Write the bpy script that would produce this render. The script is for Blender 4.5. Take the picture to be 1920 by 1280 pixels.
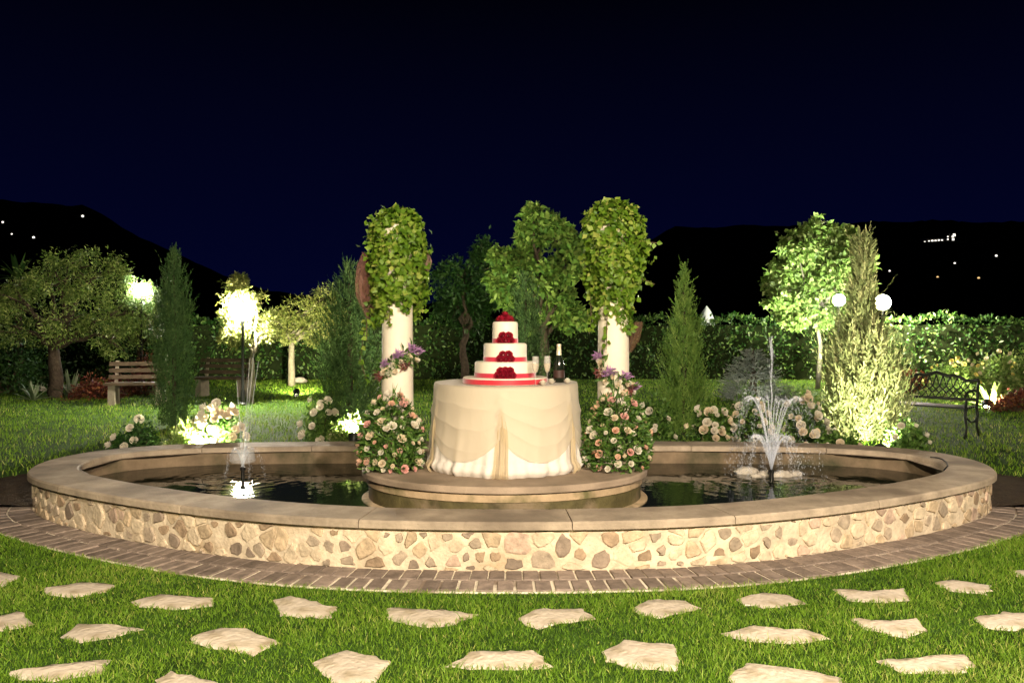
import bpy, math, random
import numpy as np
from mathutils import Vector, Matrix

for _o in list(bpy.data.objects):
    bpy.data.objects.remove(_o)
SC = bpy.context.scene
COL = SC.collection
R = math.radians

# ------------------------------------------------------------------ camera
CAM_H, FPX, HORIZ = 1.5, 1500.0, 622.0          # eye height (m), focal length (px of 1920), horizon row
cam_data = bpy.data.cameras.new('camera')
cam_data.sensor_width = 36.0
cam_data.lens = FPX / 1920.0 * 36.0
cam_data.shift_y = (HORIZ - 640.0) / 1920.0
cam_data.clip_start, cam_data.clip_end = 0.05, 6000.0
cam = bpy.data.objects.new('camera', cam_data)
cam.location = (0, 0, CAM_H)
cam.rotation_euler = (R(90), 0, 0)
COL.objects.link(cam)
SC.camera = cam

# ------------------------------------------------------------------ night sky
world = bpy.data.worlds.new('World')
SC.world = world
world.use_nodes = True
wn = world.node_tree
wn.nodes.clear()
# deep navy near the horizon (lights of the valley) fading to black overhead, the same all round
geo = wn.nodes.new('ShaderNodeTexCoord')
sep = wn.nodes.new('ShaderNodeSeparateXYZ')
rmp = wn.nodes.new('ShaderNodeValToRGB')
rmp.color_ramp.elements.new(0.5)
for k_, (p_, c_) in enumerate([(0.0, (0.0008, 0.0016, 0.0190)), (0.20, (0.0007, 0.0011, 0.0105)), (0.42, (0.0003, 0.0003, 0.0010))]):
    rmp.color_ramp.elements[k_].position = p_
    rmp.color_ramp.elements[k_].color = (*c_, 1)
bg = wn.nodes.new('ShaderNodeBackground')
bg.inputs[1].default_value = 1.0
wo = wn.nodes.new('ShaderNodeOutputWorld')
wn.links.new(geo.outputs['Generated'], sep.inputs[0])
wn.links.new(sep.outputs['Z'], rmp.inputs[0])
wn.links.new(rmp.outputs[0], bg.inputs[0])
wn.links.new(bg.outputs[0], wo.inputs[0])

def add_light(name, kind, loc, energy, color, size=0.1, target=None, spot=60, blend=0.6, parent=None):
    l = bpy.data.lights.new(name, kind)
    l.energy = energy
    l.color = color
    if kind == 'SUN':
        l.angle = size
    else:
        l.shadow_soft_size = size
    if kind == 'SPOT':
        l.spot_size = R(spot)
        l.spot_blend = blend
    o = bpy.data.objects.new(name, l)
    o.location = loc
    if target is not None:
        d = Vector(target) - Vector(loc)
        o.rotation_euler = d.to_track_quat('-Z', 'Y').to_euler()
    if parent is not None:
        o.parent = parent
    COL.objects.link(o)
    return o

# moonlight only; the place is lit by its lamps
add_light('moon', 'SUN', (0, 0, 50), 0.012, (0.7, 0.8, 1.0), R(0.5), target=(20, 40, 0))
# the two lanterns on the house front, behind the photographer
add_light('house_lantern_light', 'POINT', (0.0, -2.4, 4.0), 3300, (1.0, 0.84, 0.60), 0.16)
add_light('house_lantern_light', 'POINT', (2.7, -2.1, 4.0), 3900, (1.0, 0.85, 0.70), 0.16)

SC.view_settings.view_transform = 'Standard'
SC.view_settings.look = 'None'
SC.view_settings.exposure = 0.0
SC.view_settings.gamma = 1.0
SC.view_settings.use_curve_mapping = False
SC.render.engine = 'CYCLES'
SC.cycles.use_denoising = True
SC.cycles.max_bounces = 6
SC.cycles.transparent_max_bounces = 12
SC.cycles.sample_clamp_indirect = 4.0
SC.cycles.use_light_tree = True

# ------------------------------------------------------------------ helpers
def at(px, py, Y):
    """point seen at a pixel of the 1920 x 1280 photograph, Y metres away"""
    return Vector(((px - 960) / FPX * Y, Y, CAM_H - (py - HORIZ) / FPX * Y))

def on_plane(px, py, z=0.0):
    Y = FPX * (CAM_H - z) / (py - HORIZ)
    return Vector(((px - 960) / FPX * Y, Y, z))

def finish(me, mat, smooth):
    if mat is not None:
        me.materials.append(mat)
    n = len(me.polygons)
    if smooth:
        me.polygons.foreach_set('use_smooth', np.ones(n, dtype=bool))
        if smooth is not True:
            me.set_sharp_from_angle(angle=R(smooth))
    me.update()

def link(name, me, parent=None, loc=None):
    o = bpy.data.objects.new(name, me)
    if parent is not None:
        o.parent = parent
    if loc is not None:
        o.location = loc
    COL.objects.link(o)
    return o

def tag(o, label=None, cat=None, group=None, kind=None):
    if label: o['label'] = label
    if cat: o['category'] = cat
    if group: o['group'] = group
    if kind: o['kind'] = kind
    return o

def thing(name, label, cat, loc=(0, 0, 0), group=None, rotz=0.0):
    o = bpy.data.objects.new(name, None)
    o.empty_display_size = 0.1
    o.location = loc
    o.rotation_euler = (0, 0, rotz)
    COL.objects.link(o)
    return tag(o, label, cat, group)

class MB:
    """collects faces for one mesh"""
    def __init__(s):
        s.v, s.f = [], []
    def add(s, vs, fs):
        b = len(s.v)
        s.v.extend([tuple(p) for p in vs])
        s.f.extend([tuple(b + i for i in f) for f in fs])
        return s
    def box(s, c, d, rot=None, taper=1.0):
        x, y, z = d[0] / 2, d[1] / 2, d[2] / 2
        vs = [Vector((sx * x * (taper if sz > 0 else 1), sy * y * (taper if sz > 0 else 1), sz * z))
              for sz in (-1, 1) for sy in (-1, 1) for sx in (-1, 1)]
        if rot is not None:
            vs = [rot @ p for p in vs]
        vs = [p + Vector(c) for p in vs]
        return s.add(vs, [(0, 2, 3, 1), (4, 5, 7, 6), (0, 1, 5, 4), (2, 6, 7, 3), (0, 4, 6, 2), (1, 3, 7, 5)])
    def lathe(s, prof, n=32, c=(0, 0, 0), sx=1.0, sy=1.0, close=True):
        vs, fs = [], []
        for r, z in prof:
            for i in range(n):
                a = 2 * math.pi * i / n
                vs.append((c[0] + r * sx * math.cos(a), c[1] + r * sy * math.sin(a), c[2] + z))
        m = len(prof)
        for j in range(m - 1):
            for i in range(n):
                k = (i + 1) % n
                fs.append((j * n + i, j * n + k, (j + 1) * n + k, (j + 1) * n + i))
        if close:
            fs.append(tuple(range(n - 1, -1, -1)))
            fs.append(tuple((m - 1) * n + i for i in range(n)))
        return s.add(vs, fs)
    def tube(s, pts, rad, n=6, cap=True):
        pts = [Vector(p) for p in pts]
        if not hasattr(rad, '__len__'):
            rad = [rad] * len(pts)
        vs, fs = [], []
        up = Vector((0.13, 0.21, 1)).normalized()
        for i, p in enumerate(pts):
            d = (pts[min(i + 1, len(pts) - 1)] - pts[max(i - 1, 0)])
            d = d.normalized() if d.length > 1e-9 else Vector((0, 0, 1))
            a = d.cross(up)
            if a.length < 0.05:
                a = d.cross(Vector((1, 0, 0)))
            a.normalize()
            b = d.cross(a)
            for k in range(n):
                t = 2 * math.pi * k / n
                vs.append(p + (a * math.cos(t) + b * math.sin(t)) * rad[i])
        for i in range(len(pts) - 1):
            for k in range(n):
                q = (k + 1) % n
                fs.append((i * n + k, i * n + q, (i + 1) * n + q, (i + 1) * n + k))
        if cap:
            fs.append(tuple(range(n - 1, -1, -1)))
            fs.append(tuple((len(pts) - 1) * n + i for i in range(n)))
        return s.add(vs, fs)
    def ball(s, c, r, nu=10, nv=6, sc=(1, 1, 1), jit=0.0, rng=None):
        vs, fs = [], []
        c = Vector(c)
        vs.append(c + Vector((0, 0, -r * sc[2])))
        for j in range(1, nv):
            ph = -math.pi / 2 + math.pi * j / nv
            for i in range(nu):
                a = 2 * math.pi * i / nu
                q = r * (1 + (rng.uniform(-jit, jit) if rng else 0))
                vs.append(c + Vector((q * sc[0] * math.cos(ph) * math.cos(a), q * sc[1] * math.cos(ph) * math.sin(a), q * sc[2] * math.sin(ph))))
        vs.append(c + Vector((0, 0, r * sc[2])))
        top = len(vs) - 1
        for i in range(nu):
            k = (i + 1) % nu
            fs.append((0, 1 + k, 1 + i))
            fs.append((top, top - nu + i, top - nu + k))
            for j in range(nv - 2):
                a = 1 + j * nu
                fs.append((a + i, a + k, a + nu + k, a + nu + i))
        return s.add(vs, fs)
    def grid(s, P, closed_u=False):
        """P[j][i] rows of points"""
        m, n = len(P), len(P[0])
        vs = [p for row in P for p in row]
        fs = []
        for j in range(m - 1):
            for i in range(n if closed_u else n - 1):
                k = (i + 1) % n
                fs.append((j * n + i, j * n + k, (j + 1) * n + k, (j + 1) * n + i))
        return s.add(vs, fs)
    def mesh(s, name, mat, smooth=35):
        me = bpy.data.meshes.new(name)
        me.from_pydata(s.v, [], s.f)
        finish(me, mat, smooth)
        return me
    def build(s, name, mat, parent=None, smooth=35, loc=None):
        return link(name, s.mesh(name, mat, smooth), parent, loc)

def np_mesh(name, verts, tris, mat, rnd=None, smooth=False):
    """fast triangle mesh; rnd = one value per vertex, stored as attribute 'rnd'"""
    verts = np.ascontiguousarray(verts, dtype=np.float32)
    tris = np.ascontiguousarray(tris, dtype=np.int32)
    me = bpy.data.meshes.new(name)
    me.vertices.add(len(verts))
    me.vertices.foreach_set('co', verts.ravel())
    me.loops.add(tris.size)
    me.loops.foreach_set('vertex_index', tris.ravel())
    me.polygons.add(len(tris))
    me.polygons.foreach_set('loop_start', np.arange(0, tris.size, 3, dtype=np.int32))
    me.update(calc_edges=True)
    if rnd is not None:
        at_ = me.attributes.new('rnd', 'FLOAT', 'POINT')
        at_.data.foreach_set('value', np.ascontiguousarray(rnd, dtype=np.float32))
    finish(me, mat, smooth)
    return me

def unit(a):
    return a / np.maximum(np.linalg.norm(a, axis=-1, keepdims=True), 1e-9)

def leaf_mesh(name, base, direc, normal, length, width, mat, rng, fold=0.25, tone=None):
    """one folded rhombic leaf for each row of base"""
    n = len(base)
    d = unit(direc)
    nn = normal - d * (normal * d).sum(1, keepdims=True)
    nn = unit(nn + 1e-6)
    side = np.cross(d, nn)
    L = np.broadcast_to(np.asarray(length, dtype=float).reshape(-1, 1), (n, 1))
    W = np.broadcast_to(np.asarray(width, dtype=float).reshape(-1, 1), (n, 1))
    v = np.empty((n, 4, 3))
    v[:, 0] = base
    mid = base + d * L * 0.45
    v[:, 1] = mid + side * W * 0.5 + nn * W * fold
    v[:, 2] = base + d * L - nn * L * 0.12
    v[:, 3] = mid - side * W * 0.5 + nn * W * fold
    i = np.arange(n)[:, None] * 4
    t = np.concatenate([i + np.array([[0, 1, 2]]), i + np.array([[0, 2, 3]])], axis=1).reshape(-1, 3)
    r = rng.random(n) if tone is None else tone
    return np_mesh(name, v.reshape(-1, 3), t, mat, np.repeat(r, 4))

# ------------------------------------------------------------------ materials
MATS = {}
def new_mat(name):
    m = bpy.data.materials.new(name)
    m.use_nodes = True
    nt = m.node_tree
    nt.nodes.clear()
    out = nt.nodes.new('ShaderNodeOutputMaterial')
    MATS[name] = m
    return m, nt, out

def ramp(nt, fac, stops):
    r = nt.nodes.new('ShaderNodeValToRGB')
    e = r.color_ramp.elements
    while len(e) < len(stops):
        e.new(0.5)
    for el, (p, c) in zip(e, stops):
        el.position = p
        el.color = (*c, 1)
    nt.links.new(fac, r.inputs[0])
    return r.outputs[0]

def surface(name, col, rough=0.7, var=0.2, scale=6.0, bump=0.3, bscale=60.0, spec=0.3, metal=0.0,
            objvar=0.0, stain=None, coat=0.0, dist=0.01, sheen=0.0):
    """noise-varied solid material; objvar = brightness change from piece to piece; stain=(colour, scale, lo, hi)"""
    m, nt, out = new_mat(name)
    N = nt.nodes.new
    b = N('ShaderNodeBsdfPrincipled')
    tc = N('ShaderNodeTexCoord')
    nz = N('ShaderNodeTexNoise')
    nz.inputs['Scale'].default_value = scale
    nz.inputs['Detail'].default_value = 6
    nz.inputs['Roughness'].default_value = 0.65
    nt.links.new(tc.outputs['Object'], nz.inputs['Vector'])
    lo = tuple(max(0, c * (1 - var)) for c in col)
    hi = tuple(min(1, c * (1 + var)) for c in col)
    c = ramp(nt, nz.outputs['Fac'], [(0.3, lo), (0.7, hi)])
    if stain:
        sc_, s2, a0, a1 = stain
        n2 = N('ShaderNodeTexNoise')
        n2.inputs['Scale'].default_value = s2
        n2.inputs['Detail'].default_value = 5
        nt.links.new(tc.outputs['Object'], n2.inputs['Vector'])
        f = ramp(nt, n2.outputs['Fac'], [(a0, (0, 0, 0)), (a1, (1, 1, 1))])
        mx = N('ShaderNodeMix'); mx.data_type = 'RGBA'
        nt.links.new(f, mx.inputs[0]); nt.links.new(c, mx.inputs[6])
        mx.inputs[7].default_value = (*sc_, 1)
        c = mx.outputs[2]
    if objvar:
        oi = N('ShaderNodeObjectInfo')
        mr = N('ShaderNodeMapRange')
        mr.inputs[3].default_value = 1 - objvar
        mr.inputs[4].default_value = 1 + objvar
        nt.links.new(oi.outputs['Random'], mr.inputs[0])
        hs = N('ShaderNodeHueSaturation')
        nt.links.new(mr.outputs[0], hs.inputs['Value'])
        nt.links.new(c, hs.inputs['Color'])
        c = hs.outputs[0]
    nt.links.new(c, b.inputs['Base Color'])
    b.inputs['Roughness'].default_value = rough
    b.inputs['Specular IOR Level'].default_value = spec
    b.inputs['Metallic'].default_value = metal
    b.inputs['Coat Weight'].default_value = coat
    b.inputs['Sheen Weight'].default_value = sheen
    if bump:
        n3 = N('ShaderNodeTexNoise')
        n3.inputs['Scale'].default_value = bscale
        n3.inputs['Detail'].default_value = 8
        nt.links.new(tc.outputs['Object'], n3.inputs['Vector'])
        bp = N('ShaderNodeBump')
        bp.inputs['Strength'].default_value = bump
        bp.inputs['Distance'].default_value = dist
        nt.links.new(n3.outputs['Fac'], bp.inputs['Height'])
        nt.links.new(bp.outputs[0], b.inputs['Normal'])
    nt.links.new(b.outputs[0], out.inputs[0])
    return m

def leafy(name, c1, c2, c3, trans=0.3, rough=0.5, spec=0.35):
    """leaf material: colour runs from c1 to c3 leaf by leaf"""
    m, nt, out = new_mat(name)
    N = nt.nodes.new
    a = N('ShaderNodeAttribute'); a.attribute_name = 'rnd'
    c = ramp(nt, a.outputs['Fac'], [(0.0, c1), (0.55, c2), (1.0, c3)])
    b = N('ShaderNodeBsdfPrincipled')
    b.inputs['Roughness'].default_value = rough
    b.inputs['Specular IOR Level'].default_value = spec
    t = N('ShaderNodeBsdfTranslucent')
    mx = N('ShaderNodeMixShader'); mx.inputs[0].default_value = trans
    nt.links.new(c, b.inputs['Base Color']); nt.links.new(c, t.inputs['Color'])
    nt.links.new(b.outputs[0], mx.inputs[1]); nt.links.new(t.outputs[0], mx.inputs[2])
    nt.links.new(mx.outputs[0], out.inputs[0])
    return m

def glow(name, col, strength):
    m, nt, out = new_mat(name)
    e = nt.nodes.new('ShaderNodeEmission')
    e.inputs[0].default_value = (*col, 1)
    e.inputs[1].default_value = strength
    nt.links.new(e.outputs[0], out.inputs[0])
    return m

def sheer(name, col, alpha, rough=0.8, trans=0.35, crease=0.0):
    """thin cloth that lets some of what is behind show through"""
    m, nt, out = new_mat(name)
    N = nt.nodes.new
    b = N('ShaderNodeBsdfPrincipled')
    b.inputs['Base Color'].default_value = (*col, 1)
    b.inputs['Roughness'].default_value = rough
    b.inputs['Sheen Weight'].default_value = 0.25
    if crease:
        tc = N('ShaderNodeTexCoord')
        mp = N('ShaderNodeMapping'); mp.inputs['Scale'].default_value = (1.0, 1.0, 0.45)
        nz = N('ShaderNodeTexNoise'); nz.inputs['Scale'].default_value = 16.0; nz.inputs['Detail'].default_value = 7; nz.inputs['Distortion'].default_value = 1.2
        bp = N('ShaderNodeBump'); bp.inputs['Strength'].default_value = crease; bp.inputs['Distance'].default_value = 0.012
        nt.links.new(tc.outputs['Object'], mp.inputs[0]); nt.links.new(mp.outputs[0], nz.inputs['Vector'])
        nt.links.new(nz.outputs['Fac'], bp.inputs['Height']); nt.links.new(bp.outputs[0], b.inputs['Normal'])
    t = N('ShaderNodeBsdfTranslucent'); t.inputs[0].default_value = (*col, 1)
    m1 = N('ShaderNodeMixShader'); m1.inputs[0].default_value = trans
    tr = N('ShaderNodeBsdfTransparent')
    m2 = N('ShaderNodeMixShader'); m2.inputs[0].default_value = alpha
    nt.links.new(b.outputs[0], m1.inputs[1]); nt.links.new(t.outputs[0], m1.inputs[2])
    nt.links.new(tr.outputs[0], m2.inputs[1]); nt.links.new(m1.outputs[0], m2.inputs[2])
    nt.links.new(m2.outputs[0], out.inputs[0])
    return m

def glassy(name, col, rough=0.02, alpha=0.35):
    m, nt, out = new_mat(name)
    N = nt.nodes.new
    b = N('ShaderNodeBsdfPrincipled')
    b.inputs['Base Color'].default_value = (*col, 1)
    b.inputs['Roughness'].default_value = rough
    b.inputs['Specular IOR Level'].default_value = 0.8
    tr = N('ShaderNodeBsdfTransparent')
    mx = N('ShaderNodeMixShader'); mx.inputs[0].default_value = alpha
    nt.links.new(tr.outputs[0], mx.inputs[1]); nt.links.new(b.outputs[0], mx.inputs[2])
    nt.links.new(mx.outputs[0], out.inputs[0])
    return m

surface('lawn_soil', (0.035, 0.075, 0.012), 0.9, 0.5, 3.0, 0.8, 30, 0.1)
surface('soil', (0.06, 0.042, 0.026), 0.95, 0.4, 9.0, 1.0, 35, 0.1, dist=0.03)
surface('hill', (0.012, 0.016, 0.012), 1.0, 0.4, 0.02, 0, 1, 0.0)
surface('mortar', (0.60, 0.50, 0.36), 0.9, 0.25, 7.0, 1.0, 38, 0.15, stain=((0.42, 0.32, 0.20), 3.2, 0.5, 0.72))
surface('coping', (0.39, 0.315, 0.23), 0.75, 0.3, 5.0, 0.6, 45, 0.25, objvar=0.12, stain=((0.21, 0.165, 0.12), 2.3, 0.46, 0.68))
surface('inner_wall', (0.22, 0.16, 0.10), 0.8, 0.3, 4.0, 0.4, 30, 0.2, stain=((0.06, 0.06, 0.03), 2.5, 0.45, 0.65))
surface('platform', (0.34, 0.26, 0.185), 0.75, 0.2, 5.0, 0.4, 50, 0.25, stain=((0.21, 0.16, 0.11), 2.2, 0.48, 0.7))
surface('riser', (0.45, 0.33, 0.20), 0.8, 0.25, 5.0, 0.4, 40, 0.2, stain=((0.13, 0.12, 0.05), 3.5, 0.47, 0.62))
STONES = [surface('stone_a', (0.31, 0.225, 0.145), 0.85, 0.35, 16, 0.9, 45, 0.2, objvar=0.2),
          surface('stone_b', (0.36, 0.29, 0.21), 0.85, 0.35, 16, 0.9, 45, 0.2, objvar=0.2),
          surface('stone_c', (0.44, 0.34, 0.22), 0.85, 0.35, 16, 0.9, 45, 0.2, objvar=0.2),
          surface('stone_d', (0.56, 0.46, 0.32), 0.85, 0.3, 14, 0.9, 45, 0.2, objvar=0.12),
          surface('stone_e', (0.42, 0.31, 0.23), 0.85, 0.35, 16, 0.9, 45, 0.2, objvar=0.2),
          surface('stone_f', (0.25, 0.195, 0.145), 0.85, 0.3, 18, 0.6, 45, 0.2, objvar=0.25)]
surface('moss', (0.09, 0.075, 0.03), 0.7, 0.5, 6, 0.6, 40, 0.3, stain=((0.20, 0.15, 0.09), 4.0, 0.5, 0.65))
surface('brick', (0.235, 0.185, 0.15), 0.85, 0.35, 14, 0.6, 60, 0.2, objvar=0.3)
surface('pale_joint', (0.72, 0.64, 0.50), 0.9, 0.25, 6, 0.6, 50, 0.1, stain=((0.26, 0.20, 0.15), 2.6, 0.52, 0.62))
surface('flagstone', (0.66, 0.57, 0.45), 0.85, 0.22, 9, 0.9, 34, 0.2, objvar=0.10, stain=((0.38, 0.31, 0.20), 8.0, 0.48, 0.70))
leafy('blade', (0.075, 0.17, 0.012), (0.20, 0.36, 0.026), (0.46, 0.48, 0.13), 0.38, 0.55, 0.25)
# ------------------------------------------------------------------ pond outline (plan, seen from above)
HALF = [(0, 4.92), (0.93, 4.98), (1.7, 5.17), (2.5, 5.52), (3.3, 5.99), (3.88, 6.45), (4.15, 6.9), (4.23, 7.4),
        (4.08, 7.9), (3.66, 8.27), (3.0, 8.47), (2, 8.56), (1, 8.58), (0, 8.58)]
_pts = [(-x, y) for x, y in HALF[::-1]] + HALF[1:-1]          # rear centre, left end, front, right end

class Loop:
    def __init__(s, pts, n=1600):
        P = np.array(pts, float)
        m = len(P)
        out = []
        k = n // m
        for i in range(m):
            p0, p1, p2, p3 = P[i - 1], P[i], P[(i + 1) % m], P[(i + 2) % m]
            for t in np.linspace(0, 1, k, endpoint=False):
                out.append(0.5 * ((2 * p1) + (-p0 + p2) * t + (2 * p0 - 5 * p1 + 4 * p2 - p3) * t * t + (-p0 + 3 * p1 - 3 * p2 + p3) * t ** 3))
        out = np.array(out)
        for _ in range(30):
            out = (np.roll(out, 1, 0) + out * 2 + np.roll(out, -1, 0)) / 4
        seg = np.linalg.norm(np.roll(out, -1, 0) - out, axis=1)
        s.acc = np.concatenate([[0], np.cumsum(seg)])
        s.L = s.acc[-1]
        s.p = np.vstack([out, out[:1]])
        tan = np.roll(out, -1, 0) - np.roll(out, 1, 0)
        tan = tan / np.linalg.norm(tan, axis=1)[:, None]
        nor = np.stack([tan[:, 1], -tan[:, 0]], 1)
        c = out.mean(0)
        if ((out - c) * nor).sum() < 0:
            nor = -nor
        s.n = np.vstack([nor, nor[:1]])
    def at(s, d, off=0.0):
        d = d % s.L
        x = np.array([np.interp(d, s.acc, s.p[:, 0]), np.interp(d, s.acc, s.p[:, 1])])
        q = np.array([np.interp(d, s.acc, s.n[:, 0]), np.interp(d, s.acc, s.n[:, 1])])
        q = q / np.linalg.norm(q)
        return x + q * off
    def v(s, d, off, z):
        a = s.at(d, off)
        return Vector((a[0], a[1], z))
    def poly(s, off, n=240):
        return np.array([s.at(s.L * i / n, off) for i in range(n)])

POND = Loop(_pts)
Z_COPE, Z_WATER = 0.33, 0.15

def inside(pts, poly):
    """which rows of pts lie in the polygon"""
    x, y = pts[:, 0], pts[:, 1]
    r = np.zeros(len(pts), bool)
    px, py = poly[:, 0], poly[:, 1]
    j = len(poly) - 1
    for i in range(len(poly)):
        c = ((py[i] > y) != (py[j] > y))
        with np.errstate(divide='ignore', invalid='ignore'):
            xi = (px[j] - px[i]) * (y - py[i]) / (py[j] - py[i]) + px[i]
        r ^= c & (x < xi)
        j = i
    return r

# ------------------------------------------------------------------ the setting
ground = MB()
xs = [-900, -300, -100, -50, -25, -12, -6, -3, 0, 3, 6, 12, 25, 50, 100, 300, 900]
ys = [-60, -20, -8, 0, 4, 8, 12, 16, 20, 25, 30, 40, 60, 100, 200, 420]
ground.grid([[(x, y, 0) for x in xs] for y in ys])
tag(ground.build('lawn', MATS['lawn_soil'], None, True), 'dark green lawn spreading round the pond and back to the hedge', 'lawn', kind='structure')

RIDGE = [(-2500, 370), (-800, 380), (0, 388), (160, 396), (300, 470), (500, 555), (800, 572), (1100, 520), (1270, 433), (1920, 425), (2800, 400), (4500, 390)]
def hill_z(x, y):  # smooth slope with an uneven wooded ridge
    px = 960 + FPX * x / max(y, 1)
    row = np.interp(px, [r[0] for r in RIDGE], [r[1] for r in RIDGE])
    top = (HORIZ - row) / FPX * 1300 + 1.5
    t = min(max((y - 420) / (1300 - 420), 0), 1)
    return top * t * t * (3 - 2 * t) - 0.5 + 6 * math.sin(x * 0.013) * t * math.sin(y * 0.011) + t * (2.2 * math.sin(x * .061) + 1.6 * math.sin(x * .137 + 1))
hb = MB()
hb.grid([[(u * y, y, hill_z(u * y, y)) for u in np.linspace(-1.6, 1.6, 260)] for y in np.linspace(410, 1300, 24)])
tag(hb.build('hills', MATS['hill'], None, True), 'black hillside beyond the garden at night', 'hills', kind='structure')

def hill_hit(px, py):
    for Y in np.linspace(480, 1299, 300):
        p = at(px, py, Y)
        if hill_z(p.x, Y) > p.z:
            return p
    return at(px, py, 1280)

# planting bed of bare soil behind the pond
sb = MB()
L = POND.L
s_list = [s for s in np.linspace(-0.27 * L, 0.27 * L, 60)]
sb.grid([[POND.v(s, off, 0.012 + (0.05 if 0.15 < off < 0.8 else 0)) for s in s_list] for off in (-0.1, 0.2, 0.6, 1.0, 1.15)])
tag(sb.build('soil_bed', MATS['soil'], None, True), 'strip of bare dark soil behind the pond', 'soil', kind='structure')

# ------------------------------------------------------------------ pond
pond = thing('fountain_pond', 'long oval garden pond with rubble stone wall and smooth coping', 'pond', (0, 0, 0))
N = 300
wall = MB()
wall.grid([[POND.v(L * i / N, -0.05, z) for i in range(N)] for z in (-0.05, Z_COPE - 0.052)], closed_u=True)
wall_o = wall.build('wall', MATS['mortar'], pond, True)
inner = MB()
inner.grid([[POND.v(L * i / N, off, z) for i in range(N)] for off, z in ((-0.06, 0.10), (-0.345, 0.10))], closed_u=True)
inner.grid([[POND.v(L * i / N, -0.345, z) for i in range(N)] for z in (Z_COPE - 0.05, -0.04)], closed_u=True)
inner.build('basin_wall', MATS['inner_wall'], pond, 40)

# coping slabs, each with its own small gaps
def slab(s0, s1, z0, z1, o0, o1, m=8):
    prof = [(o0, z0), (o0, z1 - 0.012), (o0 - 0.012, z1), (o1 + 0.012, z1), (o1, z1 - 0.012), (o1, z0)]
    P = [[POND.v(s0 + (s1 - s0) * k / m, o, z) for (o, z) in prof] for k in range(m + 1)]
    mb = MB()
    mb.grid(P)
    n = len(prof)
    mb.add(P[0], [tuple(range(n))]); mb.add(P[-1], [tuple(range(n - 1, -1, -1))])
    mb.add(P[0][:1] + P[0][-1:] + P[-1][-1:] + P[-1][:1], [(0, 1, 2, 3)])
    return mb
rg = random.Random(4)
edges = [0.0]
while edges[-1] < L - 1.5:
    edges.append(edges[-1] + rg.uniform(0.95, 1.45))
edges[-1] = L
for a, b in zip(edges[:-1], edges[1:]):
    dz = rg.uniform(-0.0015, 0.0015)
    slab(a + 0.003, b - 0.003, Z_COPE - 0.05, Z_COPE + dz, 0.0, -0.38, 9).build('coping_slab', MATS['coping'], pond, 40)

# rubble stones set in the mortar of the wall, along the side the photograph shows
def clip(poly, p, n):
    out = []
    for i in range(len(poly)):
        a, b = poly[i], poly[(i + 1) % len(poly)]
        da, db = (a - p) @ n, (b - p) @ n
        if da <= 0:
            out.append(a)
        if (da < 0 < db) or (db < 0 < da):
            out.append(a + (b - a) * (da / (da - db)))
    return out
i_left, i_right = int(np.argmin(POND.p[:-1, 0])), int(np.argmax(POND.p[:-1, 0]))
S0, S1 = POND.acc[i_left] - 0.25, POND.acc[i_right] + 0.25
rs = np.random.default_rng(11)
seeds = []
HWALL = Z_COPE - 0.055
tries = 0
while tries < 6000 and len(seeds) < 285:
    tries += 1
    p = np.array([rs.uniform(S0, S1), rs.uniform(0.0, HWALL)])
    dmin = rs.choice([0.068, 0.09, 0.125], p=[0.42, 0.4, 0.18])
    if all(np.hypot((p[0] - q[0]) * 0.85, p[1] - q[1]) > max(dmin, q[2]) * 0.98 for q in seeds):
        seeds.append((p[0], p[1], dmin))
seeds_a = np.array(seeds)[:, :2]
count = 0
for k in range(len(seeds_a)):
    c = seeds_a[k]
    poly = [c + np.array(d) for d in ((-0.16, -0.12), (0.16, -0.12), (0.16, 0.12), (-0.16, 0.12))]
    dd = np.linalg.norm(seeds_a - c, axis=1)
    for j in np.argsort(dd)[1:16]:
        poly = clip(poly, (c + seeds_a[j]) / 2, seeds_a[j] - c)
        if len(poly) < 3: break
    if len(poly) < 3: continue
    for pt, nn in (((0, 0.012), (0, -1)), ((0, HWALL - 0.01), (0, 1))):
        poly = clip(poly, np.array(pt), np.array(nn, float))
        if len(poly) < 3: break
    if len(poly) < 3: continue
    poly = np.array(poly)
    cen = poly.mean(0)
    size = np.sqrt(np.prod(np.ptp(poly, axis=0)))
    if size < 0.045 or rs.random() < 0.04: continue
    m = rs.choice(6, p=[0.14, 0.19, 0.19, 0.31, 0.08, 0.09])
    dark = m in (0, 1, 5)
    shr = max(0.4, 1 - (rs.uniform(0.034, 0.066) if dark else rs.uniform(0.012, 0.034)) / size)
    q = cen + (poly - cen) * shr
    ch = []
    for i in range(len(q)):                        # knock the corners off
        a, b = q[i], q[(i + 1) % len(q)]
        e_ = rs.uniform(0.14, 0.32)
        ch += [a + (b - a) * e_, a + (b - a) * (1 - e_)]
    q = np.array(ch) + rs.normal(0, 0.004, (len(ch), 2))
    d1 = rs.uniform(0.006, 0.018)
    rings = [(1.0, -0.055), (1.0, -0.05 + d1 * 0.6), (0.84, -0.05 + d1)]
    mb = MB()
    P = [[POND.v(*(cen + (pt - cen) * f)[:1], off, (cen + (pt - cen) * f)[1]) for pt in q] for f, off in rings]
    mb.grid(P, closed_u=True)
    mb.add(P[-1], [tuple(range(len(q)))])
    mb.build('stone', STONES[m], wall_o, 40)
    count += 1
print('wall stones', count)

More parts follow.
